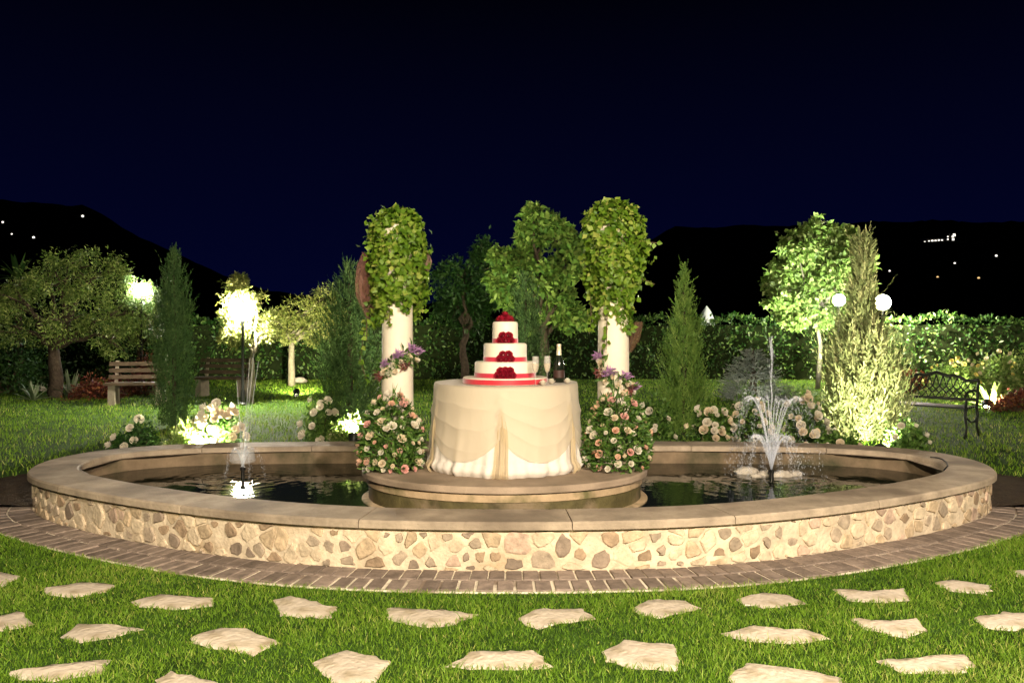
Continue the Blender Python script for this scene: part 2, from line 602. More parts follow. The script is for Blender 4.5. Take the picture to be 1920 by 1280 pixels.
# pond water: dark, mirror-like, rippled round the two fountains
FL, FR = Vector((-2.49, 7.4, Z_WATER)), Vector((2.40, 7.4, Z_WATER))
m, nt, out = new_mat('water')
b_ = nt.nodes.new('ShaderNodeBsdfPrincipled')
b_.inputs['Base Color'].default_value = (0.010, 0.014, 0.007, 1)
b_.inputs['Roughness'].default_value = 0.04
b_.inputs['IOR'].default_value = 1.33
tc = nt.nodes.new('ShaderNodeTexCoord')
nz = nt.nodes.new('ShaderNodeTexNoise'); nz.inputs['Scale'].default_value = 7.0; nz.inputs['Detail'].default_value = 3
bp = nt.nodes.new('ShaderNodeBump'); bp.inputs['Strength'].default_value = 0.10; bp.inputs['Distance'].default_value = 0.02
nt.links.new(tc.outputs['Object'], nz.inputs['Vector']); nt.links.new(nz.outputs['Fac'], bp.inputs['Height'])
nt.links.new(bp.outputs[0], b_.inputs['Normal']); nt.links.new(b_.outputs[0], out.inputs[0])
nx, ny = 420, 150
gx, gy = np.meshgrid(np.linspace(-4.2, 4.2, nx), np.linspace(5.0, 8.5, ny))
pw = np.stack([gx.ravel(), gy.ravel()], 1)
gz = np.zeros(len(pw))
rw = np.random.default_rng(77)
for F, amp in ((FL, 0.0016), (FR, 0.0017)):                   # drops fall all round each nozzle
    for _ in range(16):
        a, q_ = rw.uniform(0, 6.28), abs(rw.normal(0, 0.26))
        d = np.hypot(pw[:, 0] - F.x - q_ * math.cos(a), pw[:, 1] - F.y - q_ * math.sin(a))
        gz += amp * rw.uniform(.3, 1) * np.sin(d * rw.uniform(38, 62) + rw.uniform(0, 6)) * np.exp(-d / rw.uniform(.10, .28))
    d = np.hypot(pw[:, 0] - F.x, pw[:, 1] - F.y)
    gz += 0.0006 * np.sin(d * 36 + np.sin(pw[:, 0] * 9) + np.sin(pw[:, 1] * 11)) * np.exp(-d / 0.9)
ok = inside(pw, POND.poly(-0.30))
idx = np.arange(nx * ny).reshape(ny, nx)
q = np.stack([idx[:-1, :-1], idx[:-1, 1:], idx[1:, 1:], idx[1:, :-1]], -1).reshape(-1, 4)
q = q[ok[q].any(1)]
tri = np.concatenate([q[:, [0, 1, 2]], q[:, [0, 2, 3]]])
used = np.unique(tri)
remap = np.zeros(nx * ny, int); remap[used] = np.arange(len(used))
me = np_mesh('pond_water', np.column_stack([pw[used], Z_WATER + gz[used]]), remap[tri], MATS['water'], None, True)
tag(link('pond_water', me), 'dark still water of the pond mirroring the lamps', 'water', kind='structure')

# ------------------------------------------------------------------ brick paving round the pond
pave = MB()
sA, sB = S0 - 0.75, S1 + 0.75
ss = np.linspace(sA, sB, 200)
pave.grid([[POND.v(s, off, 0.010) for s in ss] for off in (-0.06, 0.335)])
pave.grid([[POND.v(s, 0.335, z) for s in ss] for z in (0.010, -0.02)])
pave_o = pave.build('brick_pavement', MATS['pale_joint'], None, True)
tag(pave_o, 'narrow border of dark bricks with pale joints at the foot of the pond wall', 'pavement', kind='structure')
nb = 0
for row, (o0, o1) in enumerate(((-0.045, 0.132), (0.144, 0.330))):
    s = sA + (0.05 if row else 0)
    while s < sB - 0.12:
        w = rs.uniform(0.098, 0.112)
        z = 0.0185 + rs.uniform(-0.002, 0.003)
        b0, b1 = o0 + rs.uniform(-0.004, 0.004), o1 + rs.uniform(-0.005, 0.004)
        g_ = 0.009 if row else 0.004
        a0, a1 = s + g_ + rs.uniform(-.002, .003), s + w - g_ + rs.uniform(-.003, .002)
        mb = MB()
        lo = [POND.v(a0, b0, 0.004), POND.v(a1, b0, 0.004), POND.v(a1, b1, 0.004), POND.v(a0, b1, 0.004)]
        e = 0.004
        md = [p + Vector((0, 0, z - 0.004 - e)) for p in lo]
        cc = sum(lo, Vector()) / 4
        hi = [cc + (p - cc) * 0.93 for p in lo]
        hi = [Vector((p.x, p.y, z + rs.uniform(-.0008, .0008))) for p in hi]
        mb.grid([lo, md, hi], closed_u=True)
        mb.add(hi, [(0, 1, 2, 3)])
        mb.build('brick', MATS['brick'], pave_o, 30)
        nb += 1
        s += w
print('bricks', nb)

# ------------------------------------------------------------------ round island in the pond
ICX, ICY, IA, IB, Z_ISL = -0.06, 6.62, 1.17, 0.96, 0.40
isl = thing('island_plinth', 'low oval stone island in the middle of the pond under the cake table', 'plinth', (ICX, ICY, 0))
mb = MB()
mb.lathe([(0.99, Z_ISL - 0.05), (1.0, Z_ISL - 0.047), (1.0, Z_ISL - 0.012), (0.99, Z_ISL), (0.0, Z_ISL)], 96, (0, 0, 0), IA, IB, False)
mb.lathe([(0.99, Z_ISL - 0.05), (0.90, Z_ISL - 0.05)], 96, (0, 0, 0), IA, IB, False)
mb.build('platform_slab', MATS['platform'], isl, 40)
mb = MB()
mb.lathe([(0.965, Z_ISL - 0.05), (0.965, 0.285), (0.95, 0.278)], 96, (0, 0, 0), IA, IB, False)
mb.build('riser', MATS['riser'], isl, 40)
mb = MB()
mb.lathe([(0.952, 0.29), (0.952, 0.16), (0.957, -0.02)], 96, (0, 0, 0), IA, IB, False)
tag(mb.build('wet_band', MATS['moss'], isl, 40), 'mossy wet band of the island wall above the water')
mb = MB()
mb.lathe([(0.95, 0.166), (0.992, 0.164), (1.0, 0.157), (1.0, -0.02)], 96, (0, 0, 0), IA, IB, False)
mb.build('foot_course', MATS['riser'], isl, 40)

# ------------------------------------------------------------------ stepping stones in the grass
STEPS = {
 'row nearest the pond': [
  [(-60, 1085), (0, 1073), (38, 1080), (0, 1102), (-50, 1105)],
  [(82, 1103), (150, 1092), (217, 1098), (200, 1110), (130, 1120), (85, 1113)],
  [(245, 1128), (300, 1115), (402, 1121), (400, 1136), (330, 1143), (262, 1138)],
  [(512, 1125), (545, 1117), (633, 1138), (622, 1158), (525, 1155)],
  [(725, 1140), (830, 1143), (898, 1152), (850, 1172), (800, 1176), (728, 1163)],
  [(970, 1160), (1000, 1143), (1095, 1141), (1117, 1160), (1050, 1168), (1010, 1180), (985, 1172)],
  [(1188, 1140), (1215, 1125), (1285, 1126), (1315, 1140), (1260, 1152), (1235, 1160), (1200, 1152)],
  [(1380, 1124), (1430, 1111), (1480, 1116), (1515, 1132), (1430, 1140), (1395, 1135)],
  [(1560, 1105), (1640, 1108), (1695, 1103), (1710, 1125), (1660, 1130), (1590, 1126)],
  [(1752, 1092), (1790, 1087), (1860, 1098), (1850, 1115), (1780, 1108)],
  [(1898, 1070), (1925, 1068), (1990, 1075), (1960, 1090), (1905, 1080)]],
 'middle row': [
  [(-60, 1170), (0, 1155), (32, 1147), (65, 1170), (0, 1184)],
  [(113, 1195), (145, 1170), (220, 1172), (270, 1180), (215, 1195), (150, 1205)],
  [(357, 1195), (415, 1177), (470, 1182), (523, 1205), (475, 1230), (430, 1218), (380, 1210)],
  [(585, 1243), (650, 1219), (735, 1240), (700, 1285), (640, 1290), (605, 1265)],
  [(835, 1250), (880, 1222), (1000, 1219), (1040, 1250), (960, 1256), (880, 1255)],
  [(1128, 1222), (1170, 1200), (1262, 1208), (1275, 1240), (1270, 1258), (1200, 1255), (1135, 1240)],
  [(1352, 1188), (1410, 1173), (1520, 1183), (1558, 1198), (1480, 1207), (1400, 1202)],
  [(1592, 1160), (1670, 1164), (1720, 1160), (1740, 1182), (1700, 1196), (1620, 1180)],
  [(1825, 1160), (1880, 1146), (1960, 1150), (1970, 1175), (1890, 1182), (1845, 1175)]],
 'row nearest the camera': [
  [(15, 1260), (100, 1245), (210, 1237), (195, 1262), (100, 1278), (40, 1275)],
  [(290, 1275), (320, 1258), (410, 1280), (400, 1310), (300, 1305)],
  [(1365, 1272), (1400, 1243), (1500, 1255), (1580, 1272), (1580, 1310), (1400, 1310)],
  [(1642, 1240), (1740, 1230), (1810, 1227), (1832, 1250), (1790, 1263), (1690, 1262)]]}
ORD = ['first', 'second', 'third', 'fourth', 'fifth', 'sixth', 'seventh', 'eighth', 'ninth', 'tenth', 'last']
STONE_POLYS = []
for row, polys in STEPS.items():
    for k, poly in enumerate(polys):
        w = [on_plane(x, y) for x, y in poly]
        c = sum(w, Vector()) / len(w)
        fine = []
        for i in range(len(w)):
            a, b = w[i], w[(i + 1) % len(w)]
            nseg = max(2, int((b - a).length / 0.05))
            for j in range(nseg):
                t = j / nseg
                p = a.lerp(b, t)
                if 0 < j:
                    p = p + Vector((rs.normal(0, 0.009), rs.normal(0, 0.009), 0))
                fine.append(p - c)
        STONE_POLYS.append(np.array([(p.x + c.x, p.y + c.y) for p in fine]))
        mb = MB()
        rings = [[Vector((p.x, p.y, -0.02)) for p in fine], [Vector((p.x, p.y, 0.002 + rs.normal(0, .0012))) for p in fine],
                 [Vector((p.x * .95, p.y * .95, 0.006 + rs.normal(0, .0012))) for p in fine],
                 [Vector((p.x * .5, p.y * .5, 0.007 + rs.normal(0, .0015))) for p in fine]]
        mb.grid(rings, closed_u=True)
        mb.add(rings[-1], [tuple(range(len(fine)))])
        o = mb.build('stepping_stone', MATS['flagstone'], None, 40, c)
        tag(o, 'cream flagstone, %s from the left in the %s' % (ORD[k] if k < len(polys) - 1 else 'last', row), 'stepping stone', 'stepping stones in the lawn')

# ------------------------------------------------------------------ grass
def blades(name, pts, h, w, lean, label, seed, mat='blade'):
    r = np.random.default_rng(seed)
    n = len(pts)
    az = r.uniform(0, 2 * np.pi, n); bz = r.uniform(0, 2 * np.pi, n)
    hh = h * r.uniform(0.55, 1.25, n); ww = w * r.uniform(0.6, 1.3, n)
    patch = 0.5 + 0.5 * np.sin(pts[:, 0] * 3.1 + 1.7 * np.sin(pts[:, 1] * 2.3)) * np.sin(pts[:, 1] * 4.3 + 1.1 * np.sin(pts[:, 0] * 1.7))
    hh = hh * (0.65 + 0.6 * patch) * np.where(r.random(n) < .04, 1.7, 1)
    big = np.sin(pts[:, 0] * 1.3 + 2.1 * np.sin(pts[:, 1] * 0.9 + .5)) * np.sin(pts[:, 1] * 1.9 + 1.6 * np.sin(pts[:, 0] * .8))
    fine = np.sin(pts[:, 0] * 13 + 3 * np.sin(pts[:, 1] * 9)) * np.sin(pts[:, 1] * 15 + 2 * np.sin(pts[:, 0] * 7))
    dx, dy = np.cos(az), np.sin(az)
    ex, ey = np.cos(bz), np.sin(bz)
    ln = lean * r.uniform(0.2, 1.3, n) * hh
    b = np.column_stack([pts, np.zeros(n)])
    side = np.column_stack([dx, dy, np.zeros(n)]) * (ww / 2)[:, None]
    m1 = b + np.column_stack([ex * ln * .35, ey * ln * .35, hh * .6])
    tip = b + np.column_stack([ex * ln, ey * ln, hh])
    v = np.stack([b - side, b + side, m1 + side * .75, m1 - side * .75, tip], 1).reshape(-1, 3)
    i = np.arange(n)[:, None] * 5
    t = np.concatenate([i + [[0, 1, 2]], i + [[0, 2, 3]], i + [[3, 2, 4]]], 1).reshape(-1, 3)
    tone = np.clip(r.normal(0.40, 0.17, n) + 0.25 * (patch - .5) + .10 * big + .12 * fine, 0, .86)
    tone[r.random(n) < 0.03 + .05 * (big > .55)] = 1
    o = link(name, np_mesh(name, v, t, MATS[mat], np.repeat(tone, 5)))
    tag(o, label, 'grass', kind='stuff')
    return o
rg2 = np.random.default_rng(5)
p = np.column_stack([rg2.uniform(-4.6, 4.6, 330000), rg2.uniform(2.5, 6.6, 330000)])
keep = ~inside(p, POND.poly(0.325))
keep &= np.abs(p[:, 0]) < 0.72 * p[:, 1] + 0.35
for sp in STONE_POLYS:
    c = sp.mean(0)
    keep &= ~inside(p, c + (sp - c) * 0.965)
p = p[keep]
blades('grass', p, 0.025, 0.0040, 1.1, 'short bright green grass between the flagstones in front of the pond', 6)
p = np.column_stack([rg2.uniform(-13, 15, 150000), 5.5 + 19.5 * rg2.random(150000) ** 1.3])
keep = (~inside(p, POND.poly(0.35))) & (~inside(p, POND.poly(1.1)) | (p[:, 1] < 7.0)) & (np.abs(p[:, 0]) < 0.75 * p[:, 1] + 1)
keep &= ~((np.abs(p[:, 0]) < 0.72 * p[:, 1] + 0.35) & (p[:, 1] < 6.6) & (np.abs(p[:, 0]) < 4.6))
blades('grass', p[keep], 0.05, 0.011, 0.8, 'shaded grass of the lawn beside and behind the pond', 7)
# ------------------------------------------------------------------ flowers
def rose_mesh(name, mat, seed, petals=((4, 0.14, 0.95, 0.06), (5, 0.30, 0.80, 0.16), (6, 0.44, 0.52, 0.30))):
    """a full rose, one unit wide, opening along +Z"""
    r = random.Random(seed)
    mb = MB()
    mb.ball((0, 0, 0.42), 0.16, 6, 4, (1, 1, 1.5))
    for n, rad, top, flare in petals:
        a0 = r.uniform(0, 6)
        for k in range(n):
            a = a0 + 2 * math.pi * k / n + r.uniform(-.12, .12)
            w = 2.2 * math.pi / n * 0.62
            rows = []
            for v in (0.0, 0.5, 0.85, 1.0):
                row = []
                for u in (-1, 0, 1):
                    edge = 1 - 0.16 * abs(u)
                    rr = rad * (0.35 + 0.75 * math.sin(min(v, .9) * 1.7)) + flare * v ** 4 * 0.6
                    row.append((rr * math.cos(a + u * w), rr * math.sin(a + u * w), top * v * edge * (0.95 if v < 1 else 0.93) + r.uniform(-.012, .012)))
                rows.append(row)
            mb.grid(rows)
    return mb.mesh(name, mat, True)

def petal_mat(name, col, trans=0.25):
    return sheer(name, col, 1.0, 0.6, trans)
petal_mat('petal_white', (0.80, 0.74, 0.60)); petal_mat('petal_cream', (0.78, 0.66, 0.46))
petal_mat('petal_pink', (0.78, 0.42, 0.36)); petal_mat('petal_peach', (0.80, 0.50, 0.34))
surface('petal_red', (0.26, 0.006, 0.02), 0.6, 0.3, 3, 0, 1, 0.25); petal_mat('petal_lilac', (0.40, 0.20, 0.40))
petal_mat('petal_wine', (0.20, 0.05, 0.04)); petal_mat('petal_yellow', (0.75, 0.60, 0.15))
ROSE = {c: [rose_mesh('rose_' + c, MATS['petal_' + c], 3 * i + len(c)) for i in range(2)] for c in ('white', 'cream', 'pink', 'peach', 'red', 'yellow')}

def spike_mesh(name, mat, seed):
    """a loose head of narrow upright petals, one unit wide"""
    r = np.random.default_rng(seed)
    n = 46
    b = r.normal(0, 0.13, (n, 3)); b[:, 2] = np.abs(b[:, 2]) * 1.2
    d = unit(np.column_stack([r.normal(0, 0.7, n), r.normal(0, 0.7, n), r.uniform(0.3, 1.2, n)]))
    return leaf_mesh(name, b, d, r.normal(0, 1, (n, 3)), r.uniform(0.3, 0.55, n), 0.13, mat, r)
SPIKE = {'lilac': spike_mesh('spike_lilac', MATS['petal_lilac'], 1), 'wine': spike_mesh('spike_wine', MATS['petal_wine'], 2)}

def place_flower(parent, me, loc, direc, size, name='rose', spin=0.0):
    o = bpy.data.objects.new(name, me)
    o.parent = parent
    q = Vector(direc).to_track_quat('Z', 'Y')
    o.matrix_local = Matrix.Translation(Vector(loc)) @ q.to_matrix().to_4x4() @ Matrix.Rotation(spin, 4, 'Z') @ Matrix.Scale(size, 4)
    COL.objects.link(o)
    return o

leafy('ivy_leaf', (0.06, 0.14, 0.008), (0.16, 0.27, 0.02), (0.38, 0.42, 0.09), 0.28)
leafy('dark_leaf', (0.012, 0.045, 0.008), (0.03, 0.085, 0.014), (0.07, 0.15, 0.03), 0.25)
leafy('rose_leaf', (0.03, 0.08, 0.012), (0.08, 0.17, 0.025), (0.17, 0.28, 0.06), 0.25)
surface('stem', (0.10, 0.075, 0.045), 0.9, 0.3, 20, 0.5, 60, 0.2)

# ------------------------------------------------------------------ round cake table under draped cloths
TC, TR, TZ = Vector((-0.05, 6.6, Z_ISL)), 0.585, 0.685
table = thing('draped_table', 'round table hung to the floor with gold swagged voile over a white cloth', 'table', TC)
surface('linen', (0.70, 0.645, 0.57), 0.85, 0.05, 30, 0.35, 22, 0.2, sheen=0.2)
sheer('voile', (0.73, 0.635, 0.47), 0.62, 0.75, 0.25, 0.35)
sheer('voile_tail', (0.62, 0.49, 0.29), 0.66, 0.75, 0.2, 0.35)

def skirt_r(th, d, k=1.0):
    """radius of the white cloth at angle th (0 = front), d metres below the top"""
    t = d / TZ
    f = (0.55 * math.sin(th * 17 + 0.8 * math.sin(th * 3)) + 0.35 * math.sin(th * 29 + 1.3) + 0.3 * math.sin(th * 7 + 2))
    r = TR + 0.048 * t ** 1.3 + k * 0.020 * t ** 1.5 * f + k * .006 * t * t * math.sin(th * 43 + 5 * t)
    if t > 0.86:                                     # the hem billows out and tucks under
        q = (t - 0.86) / 0.14
        r += 0.020 * math.sin(q * math.pi) - 0.035 * max(0, q - 0.6)
    return r
def pt(th, r, z):
    return (r * math.sin(th), -r * math.cos(th), z)
NT = 360
rows = []
for j in range(45):
    d = TZ * j / 44
    rows.append([pt(2 * math.pi * i / NT, skirt_r(2 * math.pi * i / NT, d) - 0.006, TZ - 0.01 - d * (TZ - 0.012) / TZ) for i in range(NT)])
mb = MB(); mb.grid(rows, True)
mb.build('white_cloth', MATS['linen'], table, True)

G = [R(a) for a in (-66, -3, 57, 118, 180, 238, 294)]           # where the voile is gathered up
def swag(th):
    th = (th - G[0]) % (2 * math.pi) + G[0]
    for a, b in zip(G[:-1], G[1:]):
        if a <= th <= b:
            return (th - a) / (b - a)
    return 0.5
rows = [[pt(0, 0, TZ + 0.003)] * NT]
for rr in (0.2, 0.4, TR - 0.03, TR - 0.008):
    rows.append([pt(2 * math.pi * i / NT, rr, TZ + 0.003) for i in range(NT)])
NV = 80
for j in range(NV + 1):
    v = j / NV
    row = []
    for i in range(NT):
        th = 2 * math.pi * i / NT
        u = swag(th)
        par = 4 * u * (1 - u)
        drop = (0.375 + 0.195 * par ** 0.8) * v
        k_ = int(((th - G[0]) % (2 * math.pi)) / 1.04)
        f = v * (3.4 + .7 * math.sin(k_ * 2.1)) + 0.18 * math.sin(u * 5 + k_ * 1.7) + .03 * math.sin(u * 17 + v * 6)
        amp = (0.003 + 0.0045 * par) * (1 + .25 * math.sin(u * 9 + v * 7 + k_)) * min(1, v * 3) * (0.4 + 0.6 * math.sin(math.pi * min(1, v * 1.05)))
        fold = amp * (1 - abs(math.sin(f * math.pi)) ** 0.6 * 2 + 1) * 0.9
        gather = 0.012 * math.exp(-((u if u < .5 else 1 - u) / 0.06) ** 2) * min(1, v * 5)
        r = skirt_r(th, drop, .3) + 0.006 + .012 * (drop / TZ) ** 1.5 + fold + gather
        z = TZ - drop
        if v < 0.04:
            z = TZ + 0.003 - 0.012 * (v / 0.04) ** 2; r = TR + 0.004 * (v / .04)
        row.append(pt(th, r, z))
    rows.append(row)
mb = MB(); mb.grid(rows, True)
mb.build('gold_voile', MATS['voile'], table, True)
for g in G[:-1]:                                               # gathered tails that fall to the floor
    rows = []
    for j in range(50):
        v = j / 49
        drop = 0.16 + (TZ - 0.165) * v
        w = 0.012 + 0.10 * v ** .8 + 0.015 * math.sin(v * 5 + g)
        row = []
        for i in range(29):
            u = i / 28 * 2 - 1
            th = g + u * w + 0.01 * math.sin(v * 4 + g)
            r = skirt_r(th, drop) + 0.010 + .018 * min(1, v * 3) - 0.014 * u * u + 0.006 * math.sin(u * 7 + v * 3 + g) * (0.4 + v) + .003 * math.sin(u * 15 - v * 4)
            if drop > 0.58:
                r += 0.012 * (drop - 0.58) / 0.1
            row.append(pt(th, r, TZ - drop))
        rows.append(row)
    mb = MB(); mb.grid(rows)
    mb.build('voile_tail', MATS['voile_tail'], table, True)

# ------------------------------------------------------------------ wedding cake
surface('icing', (0.76, 0.69, 0.55), 0.55, 0.03, 12, 0.08, 80, 0.35)
surface('ribbon', (0.50, 0.028, 0.055), 0.35, 0.1, 60, 0.1, 200, 0.5, sheen=0.3)
surface('ribbon_board', (0.55, 0.03, 0.045), 0.35, 0.1, 60, 0.1, 200, 0.5, sheen=0.3)
CZ = Z_ISL + TZ + 0.005
CK = Vector((-0.055, 6.42, CZ))
cake = thing('wedding_cake', 'three-tier white wedding cake with red ribbons and red roses', 'cake', CK)
mb = MB()
mb.lathe([(0.0, 0.0), (0.335, 0.0), (0.338, 0.004), (0.338, 0.044), (0.333, 0.05), (0, 0.05)], 64, close=False)
mb.build('cake_board', MATS['icing'], cake, 40)
mb = MB()
mb.lathe([(0.338, 0.003), (0.3405, 0.004), (0.3405, 0.041), (0.338, 0.042)], 64, close=False)
mb.build('board_ribbon', MATS['ribbon_board'], cake, 40)
TIERS = [(0.245, 0.05, 0.125), (0.173, 0.175, 0.145), (0.102, 0.32, 0.172)]
for k, (r, z, h) in enumerate(TIERS):
    mb = MB()
    mb.lathe([(r, z), (r, z + h - 0.016), (r - 0.004, z + h - 0.006), (r - 0.014, z + h), (0, z + h)], 64, close=False)
    tier = mb.build('tier', MATS['icing'], cake, 50)
    mb = MB()
    mb.lathe([(r, z + 0.001), (r + 0.0025, z + 0.002), (r + 0.0025, z + 0.036), (r, z + 0.037)], 64, close=False)
    mb.build('ribbon', MATS['ribbon'], tier, 40)
    sp = [(-0.052, 0.018), (-0.018, 0.02), (0.018, 0.02), (0.052, 0.018)] if k == 0 else [(-0.04, 0.018), (0, 0.02), (0.04, 0.018)]
    sp += [(-0.035, 0.05), (0, 0.055), (0.035, 0.052)] if k == 0 else [(-0.021, 0.052), (0.024, 0.052)]
    rr = random.Random(k)
    for (dx, dz) in sp:
        a = (dx + (0.004)) / r
        place_flower(tier, ROSE['red'][rr.randrange(2)], pt(a, r - 0.004, z + dz), pt(a, 1, 0.35 + dz * 3), 0.05 + rr.uniform(-.004, .006), 'rose', rr.uniform(0, 6))
rr = random.Random(9)
zt = 0.492
for (x, y, z) in [(0, 0, .012), (0.036, 0, -.004), (-0.036, 0.004, -.004), (0.018, -0.034, -.004), (-0.02, -0.032, -.004), (0.01, 0.035, -.004), (0, -0.012, .03)]:
    place_flower(cake, ROSE['red'][rr.randrange(2)], (x, y, zt + z), (x * 8, y * 8, 1), 0.062, 'rose', rr.uniform(0, 6))

# ------------------------------------------------------------------ champagne and glasses on the table
surface('bottle_glass', (0.008, 0.012, 0.006), 0.12, 0.1, 5, 0, 1, 0.7)
surface('foil', (0.80, 0.72, 0.50), 0.32, 0.1, 60, 0.4, 120, 0.6, metal=0.4, dist=0.002)
surface('label_paper', (0.05, 0.025, 0.02), 0.5, 0.1, 30, 0, 1)
bx = at(1048, 712, 6.5)
bot = thing('champagne_bottle', 'dark champagne bottle with pale gold foil neck standing at the table edge', 'bottle', (bx.x, 6.5, CZ))
mb = MB()
mb.lathe([(0.0, 0.002), (0.041, 0.002), (0.0445, 0.008), (0.0445, 0.125), (0.042, 0.15), (0.032, 0.19), (0.021, 0.225), (0.0165, 0.25), (0.015, 0.27)], 32, close=False)
mb.build('body', MATS['bottle_glass'], bot, 50)
mb = MB()
mb.lathe([(0.0225, 0.218), (0.0195, 0.245), (0.0175, 0.285), (0.0195, 0.29), (0.0195, 0.305), (0.015, 0.312), (0, 0.313)], 24, close=False)
mb.build('foil_neck', MATS['foil'], bot, 40)
mb = MB()
mb.lathe([(0.0452, 0.04), (0.0452, 0.10)], 32, close=False)
mb.build('label', MATS['label_paper'], bot, True)

glassy('glass', (0.85, 0.82, 0.75), 0.03, 0.16)
glassy('wine_fill', (0.75, 0.55, 0.28), 0.05, 0.35)
def flute(px, Y, label):
    p = at(px, 700, Y)
    t = thing('champagne_flute', label, 'glass', (p.x, Y, CZ), 'champagne flutes by the cake')
    mb = MB()
    mb.lathe([(0.0, 0.002), (0.03, 0.001), (0.03, 0.003), (0.006, 0.008)], 24, close=False)
    mb.build('foot', MATS['glass'], t, 60)
    mb = MB(); mb.tube([(0, 0, 0.006), (0, 0, 0.09)], 0.0038, 8)
    mb.build('glass_stem', MATS['glass'], t, True)
    mb = MB()
    mb.lathe([(0.004, 0.088), (0.018, 0.105), (0.026, 0.14), (0.0275, 0.18), (0.0245, 0.222), (0.0232, 0.222), (0.0262, 0.18), (0.0247, 0.14), (0.016, 0.107), (0.0, 0.094)], 24, close=False)
    mb.build('bowl', MATS['glass'], t, 60)
    mb = MB()
    mb.lathe([(0.0, 0.096), (0.0155, 0.109), (0.024, 0.141), (0.0253, 0.165), (0, 0.165)], 24, close=False)
    mb.build('sparkling_wine', MATS['wine_fill'], t, 50)
flute(1004, 6.14, 'champagne flute standing just right of the bottom cake tier')
flute(1026, 6.22, 'champagne flute between the cake board and the dark bottle')
rr = random.Random(31)
for i, (px, Y) in enumerate(((1034, 6.30), (1018, 6.12), (1064, 6.36))):
    p = at(px, 700, Y)
    o = tag(link('loose_rose', ROSE['white'][0], None, (p.x, Y, CZ + 0.002)), ['small white rose head lying left of the champagne bottle', 'small white rose head lying in front of the cake board rim', 'small white rose head lying right of the champagne bottle'][i], 'flower', 'loose rose heads on the table')
    o.scale = (0.05, 0.05, 0.05)

# ------------------------------------------------------------------ columns with ivy
surface('column_paint', (0.74, 0.66, 0.52), 0.65, 0.08, 5, 0.25, 30, 0.3)
surface('tulle', (0.45, 0.22, 0.16), 0.9, 0.2, 20, 0, 1)
sheer('tulle_sheer', (0.26, 0.12, 0.085), 0.55, 0.8, 0.3)
sheer('tulle_brown', (0.16, 0.085, 0.04), 0.5, 0.8, 0.3)

sheer('tulle_pale', (0.50, 0.30, 0.25), 0.6, 0.8, 0.3)
def column(cx, label, H=2.0, r0=0.136, r1=0.122):
    t = thing('column', label, 'column', (cx, 6.85, Z_ISL))
    mb = MB()
    mb.lathe([(r0 + 0.035, 0), (r0 + 0.035, 0.05), (r0 + 0.02, 0.065), (r0 + 0.028, 0.085), (r0 + 0.01, 0.11), (r0, 0.12)], 40, close=False)
    mb.build('base', MATS['column_paint'], t, 40)
    mb = MB()
    mb.lathe([(r0, 0.115), (r0 - 0.001, 0.6), (r0 - 0.005, 1.1), (r0 - 0.010, 1.6), (r1, H - 0.15)], 48, close=False)
    mb.build('shaft', MATS['column_paint'], t, 60)
    mb = MB()
    mb.lathe([(r1, H - 0.16), (r1 + 0.02, H - 0.12), (r1 + 0.05, H - 0.07), (r1 + 0.05, H), (0, H)], 40, close=False)
    mb.build('capital', MATS['column_paint'], t, 40)
    return t
LCX, RCX = -0.980, 0.868
column(LCX, 'white round column wreathed in ivy on the island, left of the cake')
column(RCX, 'white round column wreathed in ivy on the island, right of the cake')

